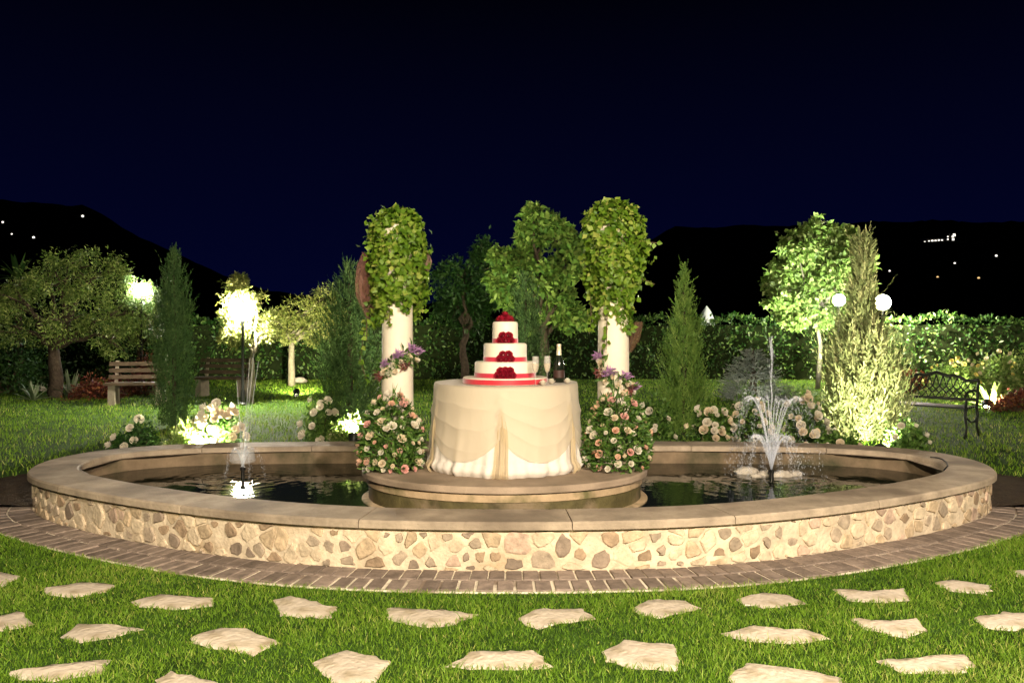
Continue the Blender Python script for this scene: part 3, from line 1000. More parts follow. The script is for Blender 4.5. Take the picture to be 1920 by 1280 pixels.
def ivy(cx, label, prof, lobes, trails, n, seed):
    """prof = (z, radius) outline of the ivy head above the island, lobes = low tongues (angle, z low, width)"""
    r = np.random.default_rng(seed)
    t = thing('ivy', label, 'ivy', (cx, 6.85, Z_ISL))
    zz = np.array([p[0] for p in prof]); rr_ = np.array([p[1] for p in prof])
    z = r.uniform(zz[0] - 0.25, zz[-1], n * 3)
    th = r.uniform(0, 2 * np.pi, n * 3)
    low = np.full(n * 3, zz[0] + 0.02) + 0.05 * np.sin(th * 5 + seed)
    for a, zl, w in lobes:
        da = np.abs((th - a + np.pi) % (2 * np.pi) - np.pi)
        low = np.minimum(low, np.where(da < w, zl + (zz[0] - zl) * (da / w) ** 2, 99))
    rad = np.interp(z, zz, rr_)
    k = (z > low) & (r.random(n * 3) < rad / rr_.max() + 0.15)
    z, th, rad = z[k][:n], th[k][:n], rad[k][:n]
    lump = 1 + 0.13 * np.sin(th * 3 + z * 7 + seed) + 0.09 * np.sin(th * 5 - z * 13) + .06 * np.sin(th * 11 + z * 23)
    rad = rad * lump * (1 - 0.28 * r.random(len(z)) ** 2) + np.where(r.random(len(z)) < 0.07, r.uniform(0, 0.08, len(z)), 0)
    rad = np.maximum(rad * .88, 0.0)
    base = np.column_stack([np.cos(th) * rad, np.sin(th) * rad, z])
    slope = np.gradient(rr_, zz)
    sl = np.interp(z, zz, slope)
    out_ = np.column_stack([np.cos(th), np.sin(th), np.clip(-sl, -0.6, 4)])
    nor = unit(unit(out_) + r.normal(0, 0.38, base.shape))
    d = unit(np.column_stack([r.normal(0, .6, len(z)), r.normal(0, .6, len(z)), -0.5 + r.normal(0, .6, len(z))]) + out_ * 0.25)
    ln = r.uniform(0.026, 0.068, len(z))
    tone = np.clip(r.normal(0.42, 0.22, len(z)) + 0.12 * np.sin(z * 11 + th * 3), 0, 1)
    tone[r.random(len(z)) < 0.035] = 1
    foliage = link('foliage', leaf_mesh('foliage', base, d, nor, ln, ln * 0.85, MATS['ivy_leaf'], r, 0.12, tone), t)
    mb = MB(); lb, ld = [], []
    for pts in trails:
        q = [Vector(p) for p in pts]
        mb.tube(q, 0.004, 5)
        for a, b in zip(q[:-1], q[1:]):
            for f in np.linspace(0, 1, 7):
                lb.append(a.lerp(b, f)); ld.append((r.normal(0, 1), r.normal(0, 1) - .4, r.normal(-.3, .6)))
    if trails:
        vine = mb.build('vine', MATS['stem'], t)
        ld = np.array(ld)
        link('vine_leaves', leaf_mesh('vine_leaves', np.array(lb), ld, r.normal(0, 1, ld.shape) + [0, -1, .3], 0.055, 0.045, MATS['ivy_leaf'], r, .1), t)
    return t
F = -math.pi / 2                                              # towards the photographer
ivy(LCX, 'round-topped head of green ivy covering the top of the left column', [(1.30, 0.20), (1.42, 0.235), (1.6, 0.25), (1.9, 0.25), (2.03, 0.225), (2.10, 0.16), (2.15, 0.03)],
    [(F - 1.2, 1.16, 0.7), (F + 1.9, 1.2, 0.6)],
    [[(-0.22, -0.05, 1.4), (-0.25, -0.1, 1.2), (-0.24, -0.12, 1.02)], [(-0.05, -0.15, 1.3), (-0.04, -0.155, 1.17)], [(-0.2, .1, 1.3), (-0.3, .08, 1.1), (-0.33, .05, 0.86), (-.28, .05, .7)]], 4600, 3)
ivy(RCX, 'bushy head of light green ivy covering the top of the right column', [(1.28, 0.16), (1.42, 0.19), (1.55, 0.25), (1.75, 0.272), (1.98, 0.268), (2.10, 0.225), (2.18, 0.14), (2.21, 0.03)],
    [(F + 0.75, 1.08, 0.75), (F - 1.5, 1.16, 0.5)],
    [[(-0.2, -0.05, 1.4), (-0.2, -0.1, 1.2), (-0.22, -0.12, 1.08)], [(-0.07, -0.14, 1.3), (-0.075, -0.15, 1.08), (-.08, -.15, .95)], [(0.22, -.1, 1.55), (0.33, -.12, 1.5)], [(0.24, -.1, 1.86), (0.35, -.1, 1.85)]], 5000, 8)

def crumple(name, label, loc, pts, width, mat, seed):
    """a gathered length of tulle following pts"""
    r = random.Random(seed)
    t = thing(name, label, 'tulle', loc)
    for s in range(3):
        rows = []
        for j, p in enumerate(pts):
            v = j / (len(pts) - 1)
            w = width * (0.5 + 0.7 * math.sin(math.pi * (0.15 + 0.8 * v)))
            row = []
            for i in range(13):
                u = i / 12 * 2 - 1
                row.append((p[0] + u * w * math.cos(s * 1.1) + r.uniform(-.006, .006), p[1] + u * w * math.sin(s * 1.1) + 0.022 * math.sin(u * 9 + v * 5 + s * 2), p[2] + 0.012 * math.sin(u * 5 + s) + r.uniform(-.006, .006)))
            rows.append(row)
        mb = MB(); mb.grid(rows)
        mb.build('fold', mat, t, True)
    return t
crumple('tulle_drape', 'dusty pink tulle hanging beside the ivy of the left column', (LCX, 6.85, Z_ISL),
        [(-0.26, 0.14, 1.78), (-0.285, 0.13, 1.66), (-0.30, 0.12, 1.52), (-0.295, 0.12, 1.40), (-0.27, 0.12, 1.30), (-0.25, .12, 1.22)], 0.075, MATS['tulle_sheer'], 1)
crumple('tulle_drape', 'brown tulle end sticking out behind the right column below its ivy', (RCX, 6.85, Z_ISL),
        [(0.13, 0.08, 0.93), (0.17, 0.06, 1.03), (0.20, 0.05, 1.13), (0.24, 0.05, 1.18)], 0.05, MATS['tulle_brown'], 2)
crumple('tulle_drape', 'pale pink tulle knot tucked into the edge of the left column ivy', (LCX, 6.85, Z_ISL),
        [(0.24, -0.02, 1.60), (0.26, -0.03, 1.66), (0.27, -0.03, 1.72), (0.255, -.03, 1.78)], 0.025, MATS['tulle_pale'], 3)

def garland(cx, label, turn, seed):
    """flowers tied round the shaft; turn = [(angle, z)]"""
    r = np.random.default_rng(seed)
    t = thing('flower_garland', label, 'garland', (cx, 6.85, Z_ISL))
    lb, ld, ln = [], [], []
    for a, z in turn:
        for _ in range(16):
            aa = a + r.normal(0, .2)
            o = np.array([math.cos(aa), math.sin(aa), 0])
            lb.append(o * (0.135 + r.uniform(0, .03)) + [0, 0, z + r.normal(0, .035)])
            ld.append(o * .5 + r.normal(0, .7, 3)); ln.append(o)
    greens = link('foliage', leaf_mesh('foliage', np.array(lb), np.array(ld), np.array(ln) + r.normal(0, .4, (len(ln), 3)), r.uniform(.05, .09, len(lb)), .024, MATS['rose_leaf'], r), t)
    rr = random.Random(seed)
    for k, (a, z) in enumerate(turn):
        o = Vector((math.cos(a), math.sin(a), 0))
        what = k % 4
        if what in (0, 2):
            place_flower(t, SPIKE['lilac'], o * 0.15 + Vector((0, 0, z + .02)), o + Vector((0, 0, .9)), rr.uniform(.11, .15), 'lilac_flower')
        if what == 1:
            place_flower(t, SPIKE['wine'], o * 0.15 + Vector((0, 0, z - .03)), o + Vector((0, 0, -.3)), .12, 'wine_red_flower')
        for _ in range(3):
            b = a + rr.uniform(-.25, .25)
            o2 = Vector((math.cos(b), math.sin(b), 0))
            place_flower(t, ROSE['cream' if rr.random() < .6 else 'white'][rr.randrange(2)], o2 * 0.16 + Vector((0, 0, z + rr.uniform(-.05, .035))), o2 + Vector((0, 0, rr.uniform(-.2, .6))), rr.uniform(.028, .045), 'rose', rr.uniform(0, 6))
    return t
garland(LCX, 'garland of lilac and cream flowers tied round the left column', [(F + 0.9, .92), (F + 0.5, 0.86), (F + 0.15, 0.87), (F - 0.15, 0.80), (F - 0.5, 0.80), (F - .9, .77), (F + 1.4, .9), (F - 1.4, .74), (F + 2.2, .88), (F + 3, .82)], 5)
garland(RCX, 'garland of lilac and cream flowers winding round the right column', [(F - 0.95, .86), (F - 0.8, 0.79), (F - 0.35, 0.72), (F + 0.1, 0.69), (F + .5, .69), (F + .9, .66), (F + 1.3, .6), (F + 1.7, .52), (F + 2.2, .5), (F - 0.6, .40), (F - .5, .33)], 6)

def bouquet(cx, cy, label, n_leaf, n_rose, seed, H=0.62, W=0.27):
    r = np.random.default_rng(seed)
    t = thing('flower_arrangement', label, 'flowers', (cx, cy, Z_ISL), 'flower arrangements at the column feet')
    def radius(z):
        u = z / H
        return W * np.sqrt(np.clip(1 - u ** 2.4, 0, 1)) * (0.86 + 0.14 * np.sin(np.clip(u, 0, 1) * np.pi))
    z = H * 0.98 * (1 - np.sqrt(r.random(n_leaf))) ** 0.75 + 0.004
    th = r.uniform(0, 2 * np.pi, n_leaf)
    q = radius(z) * (0.55 + 0.5 * np.sqrt(r.random(n_leaf)))
    base = np.column_stack([q * np.cos(th), q * np.sin(th), z])
    o = np.column_stack([np.cos(th), np.sin(th), 0.5 + 0 * th])
    d = unit(o * 0.8 + r.normal(0, .55, base.shape))
    link('foliage', leaf_mesh('foliage', base, d, unit(o + r.normal(0, .6, base.shape)), r.uniform(.035, .065, n_leaf), r.uniform(.014, .024, n_leaf), MATS['rose_leaf'], r), t)
    # tall sprigs
    nb_ = 26
    th2 = r.uniform(0, 6.28, nb_); rr2 = r.uniform(0, .14, nb_)
    b2 = np.column_stack([rr2 * np.cos(th2), rr2 * np.sin(th2), r.uniform(H * .75, H * .95, nb_)])
    d2 = np.column_stack([r.normal(0, .3, nb_), r.normal(0, .3, nb_), np.ones(nb_)])
    link('sprig', leaf_mesh('sprig', b2, d2, r.normal(0, 1, b2.shape), r.uniform(.10, .17, nb_), .012, MATS['rose_leaf'], r), t)
    rr = random.Random(seed)
    spots = []
    tries = 0
    while len(spots) < n_rose and tries < 5000:
        tries += 1
        zz_ = H * rr.uniform(0.04, 0.98) ** 1.15; a = rr.uniform(0, 6.283)
        q_ = float(radius(zz_)) * rr.uniform(.92, 1.06)
        p = Vector((q_ * math.cos(a), q_ * math.sin(a), zz_))
        if all((p - s).length > (0.045 if rr.random() < .5 else .07) for s in spots):
            spots.append(p)
            c = rr.choices(['white', 'cream', 'pink', 'peach'], [.30, .18, .28, .24])[0]
            s_ = rr.choice([.028, .038, .048, .06]) if c in ('white', 'cream') else rr.choice([.026, .036, .046, .054])
            place_flower(t, ROSE[c][rr.randrange(2)], p, (math.cos(a), math.sin(a), .25 + zz_ / H), s_, 'rose', rr.uniform(0, 6))
    return t
bouquet(-0.965, 6.40, 'dome of pink and white roses at the foot of the left column', 2600, 104, 21, 0.60, 0.255)
bouquet(0.84, 6.42, 'dome of pink and white roses at the foot of the right column', 2600, 100, 22, 0.62, 0.265)
# ------------------------------------------------------------------ fountains
glassy('jet', (0.80, 0.85, 0.95), 0.35, 0.27)
glassy('mist', (0.80, 0.85, 0.95), 0.5, 0.16)
glassy('jet_faint', (0.80, 0.86, 0.90), 0.3, 0.22)
surface('nozzle_metal', (0.03, 0.028, 0.025), 0.35, 0.2, 20, 0, 1, 0.5, metal=0.6)
surface('pale_rock', (0.58, 0.52, 0.43), 0.8, 0.25, 9, 0.7, 35, 0.25, stain=((0.32, 0.28, 0.22), 6, .5, .7))

def arc_pts(a, r_land, h, z0, n=22, part=1.0):
    """parabola leaving the nozzle at angle a, peaking h above it, landing r_land out"""
    out_ = []
    t_all = 1 + math.sqrt(1 + z0 / h)
    for i in range(n + 1):
        t = t_all * part * i / n
        r_ = r_land * t / t_all
        out_.append(Vector((r_ * math.cos(a), r_ * math.sin(a), z0 + h * (2 * t - t * t))))
    return out_

def drops(parent, pts, rng, size, every=1, spread=0.006, mat='jet'):
    mb = MB()
    for i in range(len(pts) - 1):
        for _ in range(every):
            p = pts[i].lerp(pts[i + 1], rng.random())
            mb.ball(p + Vector((rng.gauss(0, spread), rng.gauss(0, spread), rng.gauss(0, spread))), size * rng.uniform(.35, 1.0), 5, 4, (1, 1, 2.2))
    tag(mb.build('spray', MATS[mat], parent, True), kind='stuff')

rng = random.Random(17)
fr = thing('fountain', 'fountain with a tall central jet and two rings of arching jets', 'fountain', FR, 'fountains in the pond')
mb = MB()
mb.lathe([(0.05, -0.14), (0.05, -0.02), (0.022, 0.0), (0.018, 0.05), (0.028, 0.055), (0.030, 0.072), (0.02, 0.078), (0, 0.078)], 20, close=False)
mb.build('nozzle', MATS['nozzle_metal'], fr, 40)
z0 = 0.075
mb = MB()
n = 26
mb.tube([Vector((0.004 * math.sin(i * .9), 0.004 * math.cos(i), z0 + 1.12 * i / n)) for i in range(n + 1)], [0.010 - 0.0045 * i / n for i in range(n + 1)], 7)
mb.tube([Vector((0.006 * math.sin(i), 0.004 * math.cos(i), z0 + 1.02 + 0.22 * i / 8)) for i in range(9)], [0.006, .009, .012, .013, .012, .011, .008, .006, .002], 7)
cj = mb.build('central_jet', MATS['jet'], fr, True)
drops(cj, [Vector((0, 0, z0 + 0.85 + .03 * i)) for i in range(14)], rng, 0.005, 9, 0.016, 'mist')
for k in range(10):                                            # tall ring
    a = 2 * math.pi * k / 10 + 0.2
    h = 0.66 + rng.uniform(-.03, .03)
    p = arc_pts(a, 0.42 + rng.uniform(-.04, .04), h, z0)
    mb = MB()
    m_ = 14
    mb.tube(p[:m_], [0.0065 + 0.008 * (i / m_) ** 3 for i in range(m_)], 6)
    drops(mb.build('arching_jet', MATS['jet'], fr, True), p[m_ - 3:], rng, 0.0042, 16, 0.018, 'mist')
for k in range(12):                                            # low ring
    a = 2 * math.pi * k / 12
    p = arc_pts(a, 0.30 + rng.uniform(-.03, .03), 0.30 + rng.uniform(-.02, .02), z0)
    mb = MB()
    mb.tube(p[:14], [0.008 + 0.005 * (i / 14) ** 2 for i in range(14)], 6)
    drops(mb.build('low_jet', MATS['jet'], fr, True), p[11:], rng, 0.004, 12, 0.016, 'mist')
rk = random.Random(3)
for i, (px, py, s, lab) in enumerate(((1399, 886, .095, 'flat pale rock left of the tall fountain, farthest left of the rocks'), (1437, 890, .075, 'rounded pale rock just left of the tall fountain nozzle'),
                                      (1466, 892, .085, 'peaked pale rock in front of the tall fountain nozzle'), (1490, 890, .065, 'small pale rock right of the tall fountain nozzle'),
                                      (1418, 893, .045, 'smallest pale rock in the water by the tall fountain'))):
    w = on_plane(px, py, Z_WATER)
    mb = MB(); mb.ball((0, 0, 0.0), s, 10, 7, (1.25, 0.9, 0.62), 0.13, rk)
    tag(mb.build('rock', MATS['pale_rock'], None, 50, w), lab, 'rock', 'rocks round the tall fountain')

fl = thing('fountain', 'small fountain with a bell of water and thin faint jets', 'fountain', FL, 'fountains in the pond')
mb = MB()
mb.lathe([(0.05, -0.14), (0.05, -0.05), (0.02, -0.03), (0.016, 0.07), (0.026, 0.075), (0.026, 0.10), (0.016, 0.105), (0, 0.105)], 20, close=False)
mb.build('nozzle', MATS['nozzle_metal'], fl, 40)
mb = MB()
prof = [(0.016, 0.10), (0.022, 0.15), (0.034, 0.21), (0.052, 0.26), (0.075, 0.275), (0.095, 0.262), (0.108, 0.22), (.114, .15)]
mb.lathe(prof, 40, close=False)
mb.build('water_bell', MATS['jet_faint'], fl, True)
for k in range(5):
    a = 2 * math.pi * k / 5 + .3
    p = arc_pts(a, 0.20, 0.17, 0.10)
    mb = MB(); mb.tube(p[:12], 0.0035, 5)
    drops(mb.build('low_jet', MATS['jet'], fl, True), p[9:], rng, 0.0035, 6, .01, 'mist')
for k, (dx, dy, h) in enumerate(((0.10, 0.02, 1.05), (0.16, -.02, 0.98), (0.05, .05, 1.0), (-.06, 0, .8))):
    n = 18
    mb = MB()
    mb.tube([Vector((dx * .95 * i / n, dy * i / n, 0.10 + h * i / n)) for i in range(n + 1)], [0.006 - .003 * i / n for i in range(n + 1)], 5)
    mb.build('thin_jet', MATS['jet_faint'], fl, True)

# ------------------------------------------------------------------ plants
leafy('olive_leaf', (0.05, 0.11, 0.012), (0.14, 0.21, 0.035), (0.32, 0.38, 0.11), 0.2)
leafy('olive_warm', (0.07, 0.10, 0.015), (0.17, 0.20, 0.04), (0.34, 0.35, 0.12), 0.25)
leafy('bright_leaf', (0.07, 0.13, 0.02), (0.16, 0.25, 0.05), (0.34, 0.40, 0.14), 0.3)
leafy('cypress_leaf', (0.02, 0.06, 0.014), (0.05, 0.11, 0.025), (0.11, 0.18, 0.05), 0.1, 0.7)
leafy('thuja_leaf', (0.05, 0.12, 0.016), (0.12, 0.22, 0.03), (0.24, 0.33, 0.07), 0.1, 0.7)
leafy('juniper_leaf', (0.07, 0.10, 0.03), (0.22, 0.25, 0.09), (0.48, 0.46, 0.22), 0.1, 0.7)
leafy('spruce_leaf', (0.08, 0.10, 0.085), (0.16, 0.18, 0.15), (0.28, 0.29, 0.24), 0.05, 0.7)
leafy('hedge_leaf', (0.012, 0.05, 0.008), (0.04, 0.11, 0.018), (0.16, 0.25, 0.06), 0.25, 0.4)
leafy('red_leaf', (0.06, 0.012, 0.01), (0.14, 0.03, 0.018), (0.24, 0.10, 0.03), 0.2)
leafy('yucca_leaf', (0.05, 0.09, 0.04), (0.12, 0.17, 0.08), (0.30, 0.34, 0.22), 0.1)
surface('bark', (0.07, 0.052, 0.036), 0.95, 0.4, 14, 0.9, 30, 0.15, dist=0.02)
surface('pale_bark', (0.17, 0.15, 0.105), 0.95, 0.3, 14, 0.7, 30, 0.15, dist=0.02)
surface('hedge_core', (0.015, 0.022, 0.008), 1.0, 0.4, 6, 0, 1, 0.0)

def limb(mb, a, b, r0, r1, rng, n=6, wob=0.08):
    a, b = Vector(a), Vector(b)
    L_ = (b - a).length
    pts = []
    for i in range(n + 1):
        t = i / n
        p = a.lerp(b, t)
        if 0 < i < n:
            p += Vector((rng.gauss(0, wob * L_ * .3), rng.gauss(0, wob * L_ * .3), rng.gauss(0, wob * L_ * .15)))
        p.z += 0.06 * L_ * math.sin(math.pi * t)
        pts.append(p)
    mb.tube(pts, [r0 + (r1 - r0) * i / n for i in range(n + 1)], 7)

def tree(name, label, base, Y, trunk, blobs, leaf, mats, seed, n_leaf=9000, trunk_r=0.09, cat='tree', group=None, sub=0.30, depth=0.7, fork=0.6):
    """base = (px, Y); trunk = fork height; blobs = (px, py, radius px) of leaf masses measured at distance Y"""
    r = np.random.default_rng(seed); rg_ = random.Random(seed)
    bx_ = (base - 960) / FPX * Y
    root = thing(name, label, cat, (bx_, Y, 0), group)
    B = []
    for px, py, rp in blobs:
        p = at(px, py, Y)
        rad = rp / FPX * Y
        B.append((np.array([p.x - bx_, rg_.uniform(-depth, depth) * rad * 1.2, p.z]), rad))
    mb = MB()
    f = Vector((rg_.uniform(-.1, .1), 0, trunk))
    limb(mb, (0, 0, -0.05), f, trunk_r * 1.25, trunk_r * .8, rg_, 6, .05)
    for c, rad in B:
        limb(mb, f + Vector((0, 0, rg_.uniform(-.15, .1) * trunk)), Vector(c) + Vector((0, 0, rad * .2)), trunk_r * fork, trunk_r * .12, rg_, 6, .18)
        for _ in range(3):
            v = Vector((rg_.gauss(0, 1), rg_.gauss(0, 1), rg_.gauss(.2, .8))).normalized() * rad * .8
            limb(mb, Vector(c) * .9 + f * .1, Vector(c) + v, trunk_r * .16, trunk_r * .05, rg_, 4, .2)
    mb.build('trunk', MATS[mats[1]], root, True)
    tot = sum(rad ** 2 for _, rad in B)
    bases, outs = [], []
    for c, rad in B:
        n = int(n_leaf * rad ** 2 / tot)
        k = max(6, int(2.0 * (1 / sub) ** 2))
        u = unit(r.normal(0, 1, (k, 3)))
        u[:, 2] *= 0.85
        cc = c + u * rad * (0.35 + 0.62 * r.random((k, 1)) ** .6)
        who = r.integers(0, k, n)
        sz = rad * sub * r.uniform(.6, 1.25, k)
        p = cc[who] + r.normal(0, .5, (n, 3)) * sz[who][:, None]
        bases.append(p); outs.append(unit(p - cc[who]) * .7 + unit(p - c) * .6)
    base_ = np.vstack(bases); o = np.vstack(outs)
    m = len(base_)
    d = unit(o * .5 + r.normal(0, .7, (m, 3)) + [0, 0, -.15])
    nor = unit(o * .5 + r.normal(0, .6, (m, 3)) + [0, 0, .5])
    ll = leaf[0] * r.uniform(.6, 1.3, m)
    link('crown', leaf_mesh('crown', base_, d, nor, ll, ll * leaf[1], MATS[mats[0]], r, .15), root)
    return root

def conifer(name, label, px, Y, prof, mat, seed, sprays=900, slen=0.22, leaf=0.06, up=0.9, outw=0.5, m=12, cat='conifer', tops=None, width=.26, group=None):
    """prof = (z, radius) from ground to tip"""
    r = np.random.default_rng(seed)
    X = (px - 960) / FPX * Y
    root = thing(name, label, cat, (X, Y, 0), group)
    zz = np.array([p[0] for p in prof]); rr_ = np.array([p[1] for p in prof])
    mb = MB(); mb.tube([(0, 0, -.05), (0.01, 0, zz[-1] * .5), (0, 0, zz[-1] * .93)], [rr_.max() * .13, rr_.max() * .09, .01], 7)
    mb.build('trunk', MATS['bark'], root, True)
    z = r.uniform(zz[0], zz[-1] * .97, sprays * 4)
    rad = np.interp(z, zz, rr_)
    k = r.random(len(z)) < (rad / rr_.max()) * .9 + .1
    z, rad = z[k][:sprays], rad[k][:sprays]
    n = len(z)
    th = r.uniform(0, 2 * np.pi, n)
    lump = 1 + .2 * np.sin(th * 3 + z * 4 + seed) + .15 * np.sin(th * 5 - z * 7) + .1 * np.sin(th * 2 + z * 13)
    q = rad * lump * (0.25 + 0.72 * np.sqrt(r.random(n)))
    rd = np.column_stack([np.cos(th), np.sin(th), np.zeros(n)])
    p = rd * q[:, None]; p[:, 2] = z - slen * .35
    p[:, 2] = np.maximum(p[:, 2], 0.03)
    d = unit(rd * outw + np.array([0, 0, up]) + r.normal(0, .2, (n, 3)))
    Ls = slen * r.uniform(.5, 1.3, n) * np.where(r.random(n) < .07, 1.7, 1) * (0.55 + .45 * rad / rr_.max())
    j = np.tile(np.arange(m), n); who = np.repeat(np.arange(n), m)
    f = (j + r.random(n * m)) / m
    side = unit(np.cross(d, rd + r.normal(0, .5, (n, 3))))
    s = np.where(j % 2 == 0, 1, -1)[:, None]
    base_ = p[who] + d[who] * (f * Ls[who])[:, None]
    ld = unit(d[who] * .8 + side[who] * s * (.75 * (1 - f))[:, None] + r.normal(0, .2, (n * m, 3)))
    ll = leaf * (1.15 - .5 * f) * r.uniform(.7, 1.2, n * m)
    tone_s = r.random(n)
    tone = np.clip(.65 * tone_s[who] + .35 * r.random(n * m), 0, 1)
    link('crown', leaf_mesh('crown', base_, ld, unit(rd[who] + r.normal(0, .5, (n * m, 3))), ll, ll * width, MATS[mat], r, .1, tone), root)
    return root

def shrub(name, label, px, Y, w, h, mat, seed, n=2500, leaf=(0.05, .5), cat='shrub', flowers=0, fcol=('white',), fsize=(.07, .10), group=None, z0=0.0, dep=None, ftop=0.3, front=True):
    r = np.random.default_rng(seed); rg_ = random.Random(seed)
    X = (px - 960) / FPX * Y
    root = thing(name, label, cat, (X, Y, 0), group)
    dep = dep or w
    k = 26
    u = unit(r.normal(0, 1, (k, 3))); u[:, 2] = np.abs(u[:, 2])
    cc = u * np.array([w, dep, h]) * (.45 + .45 * r.random((k, 1)))
    cc[:, 2] = z0 + np.maximum(cc[:, 2], .05 * h)
    mb = MB()
    for c in cc[:14]:
        limb(mb, (rg_.gauss(0, .04), rg_.gauss(0, .04), 0), c, .010 + .01 * h, .004, rg_, 4, .1)
    mb.build('stems', MATS['stem'], root, True)
    who = r.integers(0, k, n)
    p = cc[who] + r.normal(0, 1, (n, 3)) * np.array([w, dep, h]) * .14
    p[:, 2] = np.maximum(p[:, 2], 0.02)
    o = unit(p - [0, 0, h * .3])
    d = unit(o * .6 + r.normal(0, .6, (n, 3)))
    ll = leaf[0] * r.uniform(.6, 1.3, n)
    link('foliage', leaf_mesh('foliage', p, d, unit(o + r.normal(0, .6, (n, 3))), ll, ll * leaf[1], MATS[mat], r, .12), root)
    done = []
    tries = 0
    while len(done) < flowers and tries < 3000:
        tries += 1
        a = rg_.uniform(-2.9, -0.25) if (front and rg_.random() < .75) else rg_.uniform(0, 6.28)
        v = rg_.uniform(ftop, 1.0)
        q = math.sqrt(max(0, 1 - v * v)) * 1.02
        f = Vector((w * q * math.cos(a), dep * q * math.sin(a), z0 + h * v * rg_.uniform(.9, 1.08)))
        if all((f - g).length > fsize[0] * .7 for g in done):
            done.append(f)
            place_flower(root, ROSE[rg_.choice(fcol)][rg_.randrange(2)], f, (math.cos(a), math.sin(a), .5), rg_.uniform(*fsize), 'rose', rg_.uniform(0, 6))
    return root

def hedge(name, label, path, height, width, seed, dens=170, leaf=.10, mat='hedge_leaf'):
    r = np.random.default_rng(seed)
    root = thing(name, label, 'hedge', (path[0][0], path[0][1], 0))
    o0 = np.array([path[0][0], path[0][1], 0])
    core = MB(); B_, N_ = [], []
    for (x0, y0), (x1, y1) in zip(path[:-1], path[1:]):
        a, b = np.array([x0, y0]), np.array([x1, y1])
        L_ = np.linalg.norm(b - a); t = (b - a) / L_; nn = np.array([t[1], -t[0]])     # nn points to the photographer
        if nn[1] > 0: nn = -nn
        mid = (a + b) / 2
        rot = Matrix.Rotation(math.atan2(t[1], t[0]), 3, 'Z')
        core.box((mid[0] - o0[0], mid[1] - o0[1], height * .46), (L_ + .2, width * .8, height * .92), rot)
        for kind, area in (('f', L_ * height), ('t', L_ * width), ('b', L_ * height * .4)):
            n = int(area * dens)
            s = r.uniform(0, L_, n)
            bump = 0.10 * np.sin(s * 2.1 + 1) + 0.08 * np.sin(s * 5.3) + .06 * np.sin(s * 11)
            if kind == 't':
                w_ = r.uniform(-.5, .5, n) * width; z = height + bump * .7 + r.normal(0, .05, n); nor = [0, 0, 1]
            else:
                sg = 1 if kind == 'f' else -1
                z = height * r.random(n) if kind == 'f' else height * (.6 + .4 * r.random(n))
                w_ = sg * (width * .5 + bump * .6 + r.normal(0, .05, n)); nor = [nn[0] * sg, nn[1] * sg, .2]
            p = a + t * s[:, None] + nn * w_[:, None]
            B_.append(np.column_stack([p, np.maximum(z, .03)]) - o0); N_.append(np.tile(nor, (n, 1)))
    core.build('core', MATS['hedge_core'], root)
    B_, N_ = np.vstack(B_), np.vstack(N_)
    m = len(B_)
    d = unit(N_ * .5 + r.normal(0, .6, (m, 3)) + [0, 0, .3])
    ll = leaf * r.uniform(.6, 1.3, m)
    link('foliage', leaf_mesh('foliage', B_, d, unit(N_ + r.normal(0, .5, (m, 3))), ll, ll * .5, MATS[mat], r, .15), root)
    return root

def spiky(name, label, px, Y, h, n, mat, seed, trunk=0.0, cat='plant', lean=.9, w=.05):
    r = np.random.default_rng(seed)
    X = (px - 960) / FPX * Y
    root = thing(name, label, cat, (X, Y, 0))
    if trunk:
        mb = MB(); mb.tube([(0, 0, -.05), (.03, 0, trunk * .5), (0, 0, trunk)], [.13, .10, .12], 8)
        mb.build('trunk', MATS['bark'], root, True)
    for k in range(n):
        a = 2.39996 * k; e = .25 + 1.1 * (k / n)
        pts = []
        dirv = Vector((math.cos(a) * math.sin(e), math.sin(a) * math.sin(e), math.cos(e)))
        rows = []
        sd = Vector((-math.sin(a), math.cos(a), 0))
        for i in range(7):
            t = i / 6
            c = dirv * h * t + Vector((0, 0, trunk - h * lean * .45 * t * t * math.sin(e)))
            ww = w * (1 - t) ** .6 * (.5 + t if t < .5 else 1)
            rows.append([c - sd * ww, c + Vector((0, 0, -ww * .5)), c + sd * ww])
        mb = MB(); mb.grid(rows)
        fo = mb.build('blade' if not trunk else 'frond', MATS[mat], root, True)
        at_ = fo.data.attributes.new('rnd', 'FLOAT', 'POINT')
        at_.data.foreach_set('value', np.full(len(fo.data.vertices), r.uniform(.3, 1), dtype=np.float32))
    return root

# ------------------------------------------------------------------ lamps
surface('lamp_metal', (0.02, 0.022, 0.02), 0.45, 0.2, 20, 0, 1, 0.5, metal=0.5)
def garden_lamp(label, px, py, Y, power, r=0.17, col=(1, .90, .72)):
    p = at(px, py, Y)
    t = thing('garden_lamp', label, 'lamp', (p.x, Y, 0), 'globe lamps in the garden')
    mb = MB()
    mb.lathe([(0.09, 0), (0.09, 0.03), (0.05, 0.06), (0.035, 0.3), (0.028, 0.32), (0.026, p.z - r - .06), (0.05, p.z - r - .03), (0.06, p.z - r * .85)], 16, close=False)
    mb.build('pole', MATS['lamp_metal'], t, 40)
    name = 'globe_glow_%d' % px
    mb = MB(); mb.ball((0, 0, p.z), r, 24, 14)
    mb.build('globe', glow(name, col, power), t, True)
    mb = MB(); mb.lathe([(.05, p.z + r * .93), (.04, p.z + r + .02), (.012, p.z + r + .05), (0, p.z + r + .06)], 16, close=False)
    mb.build('finial', MATS['lamp_metal'], t, 40)
    return t

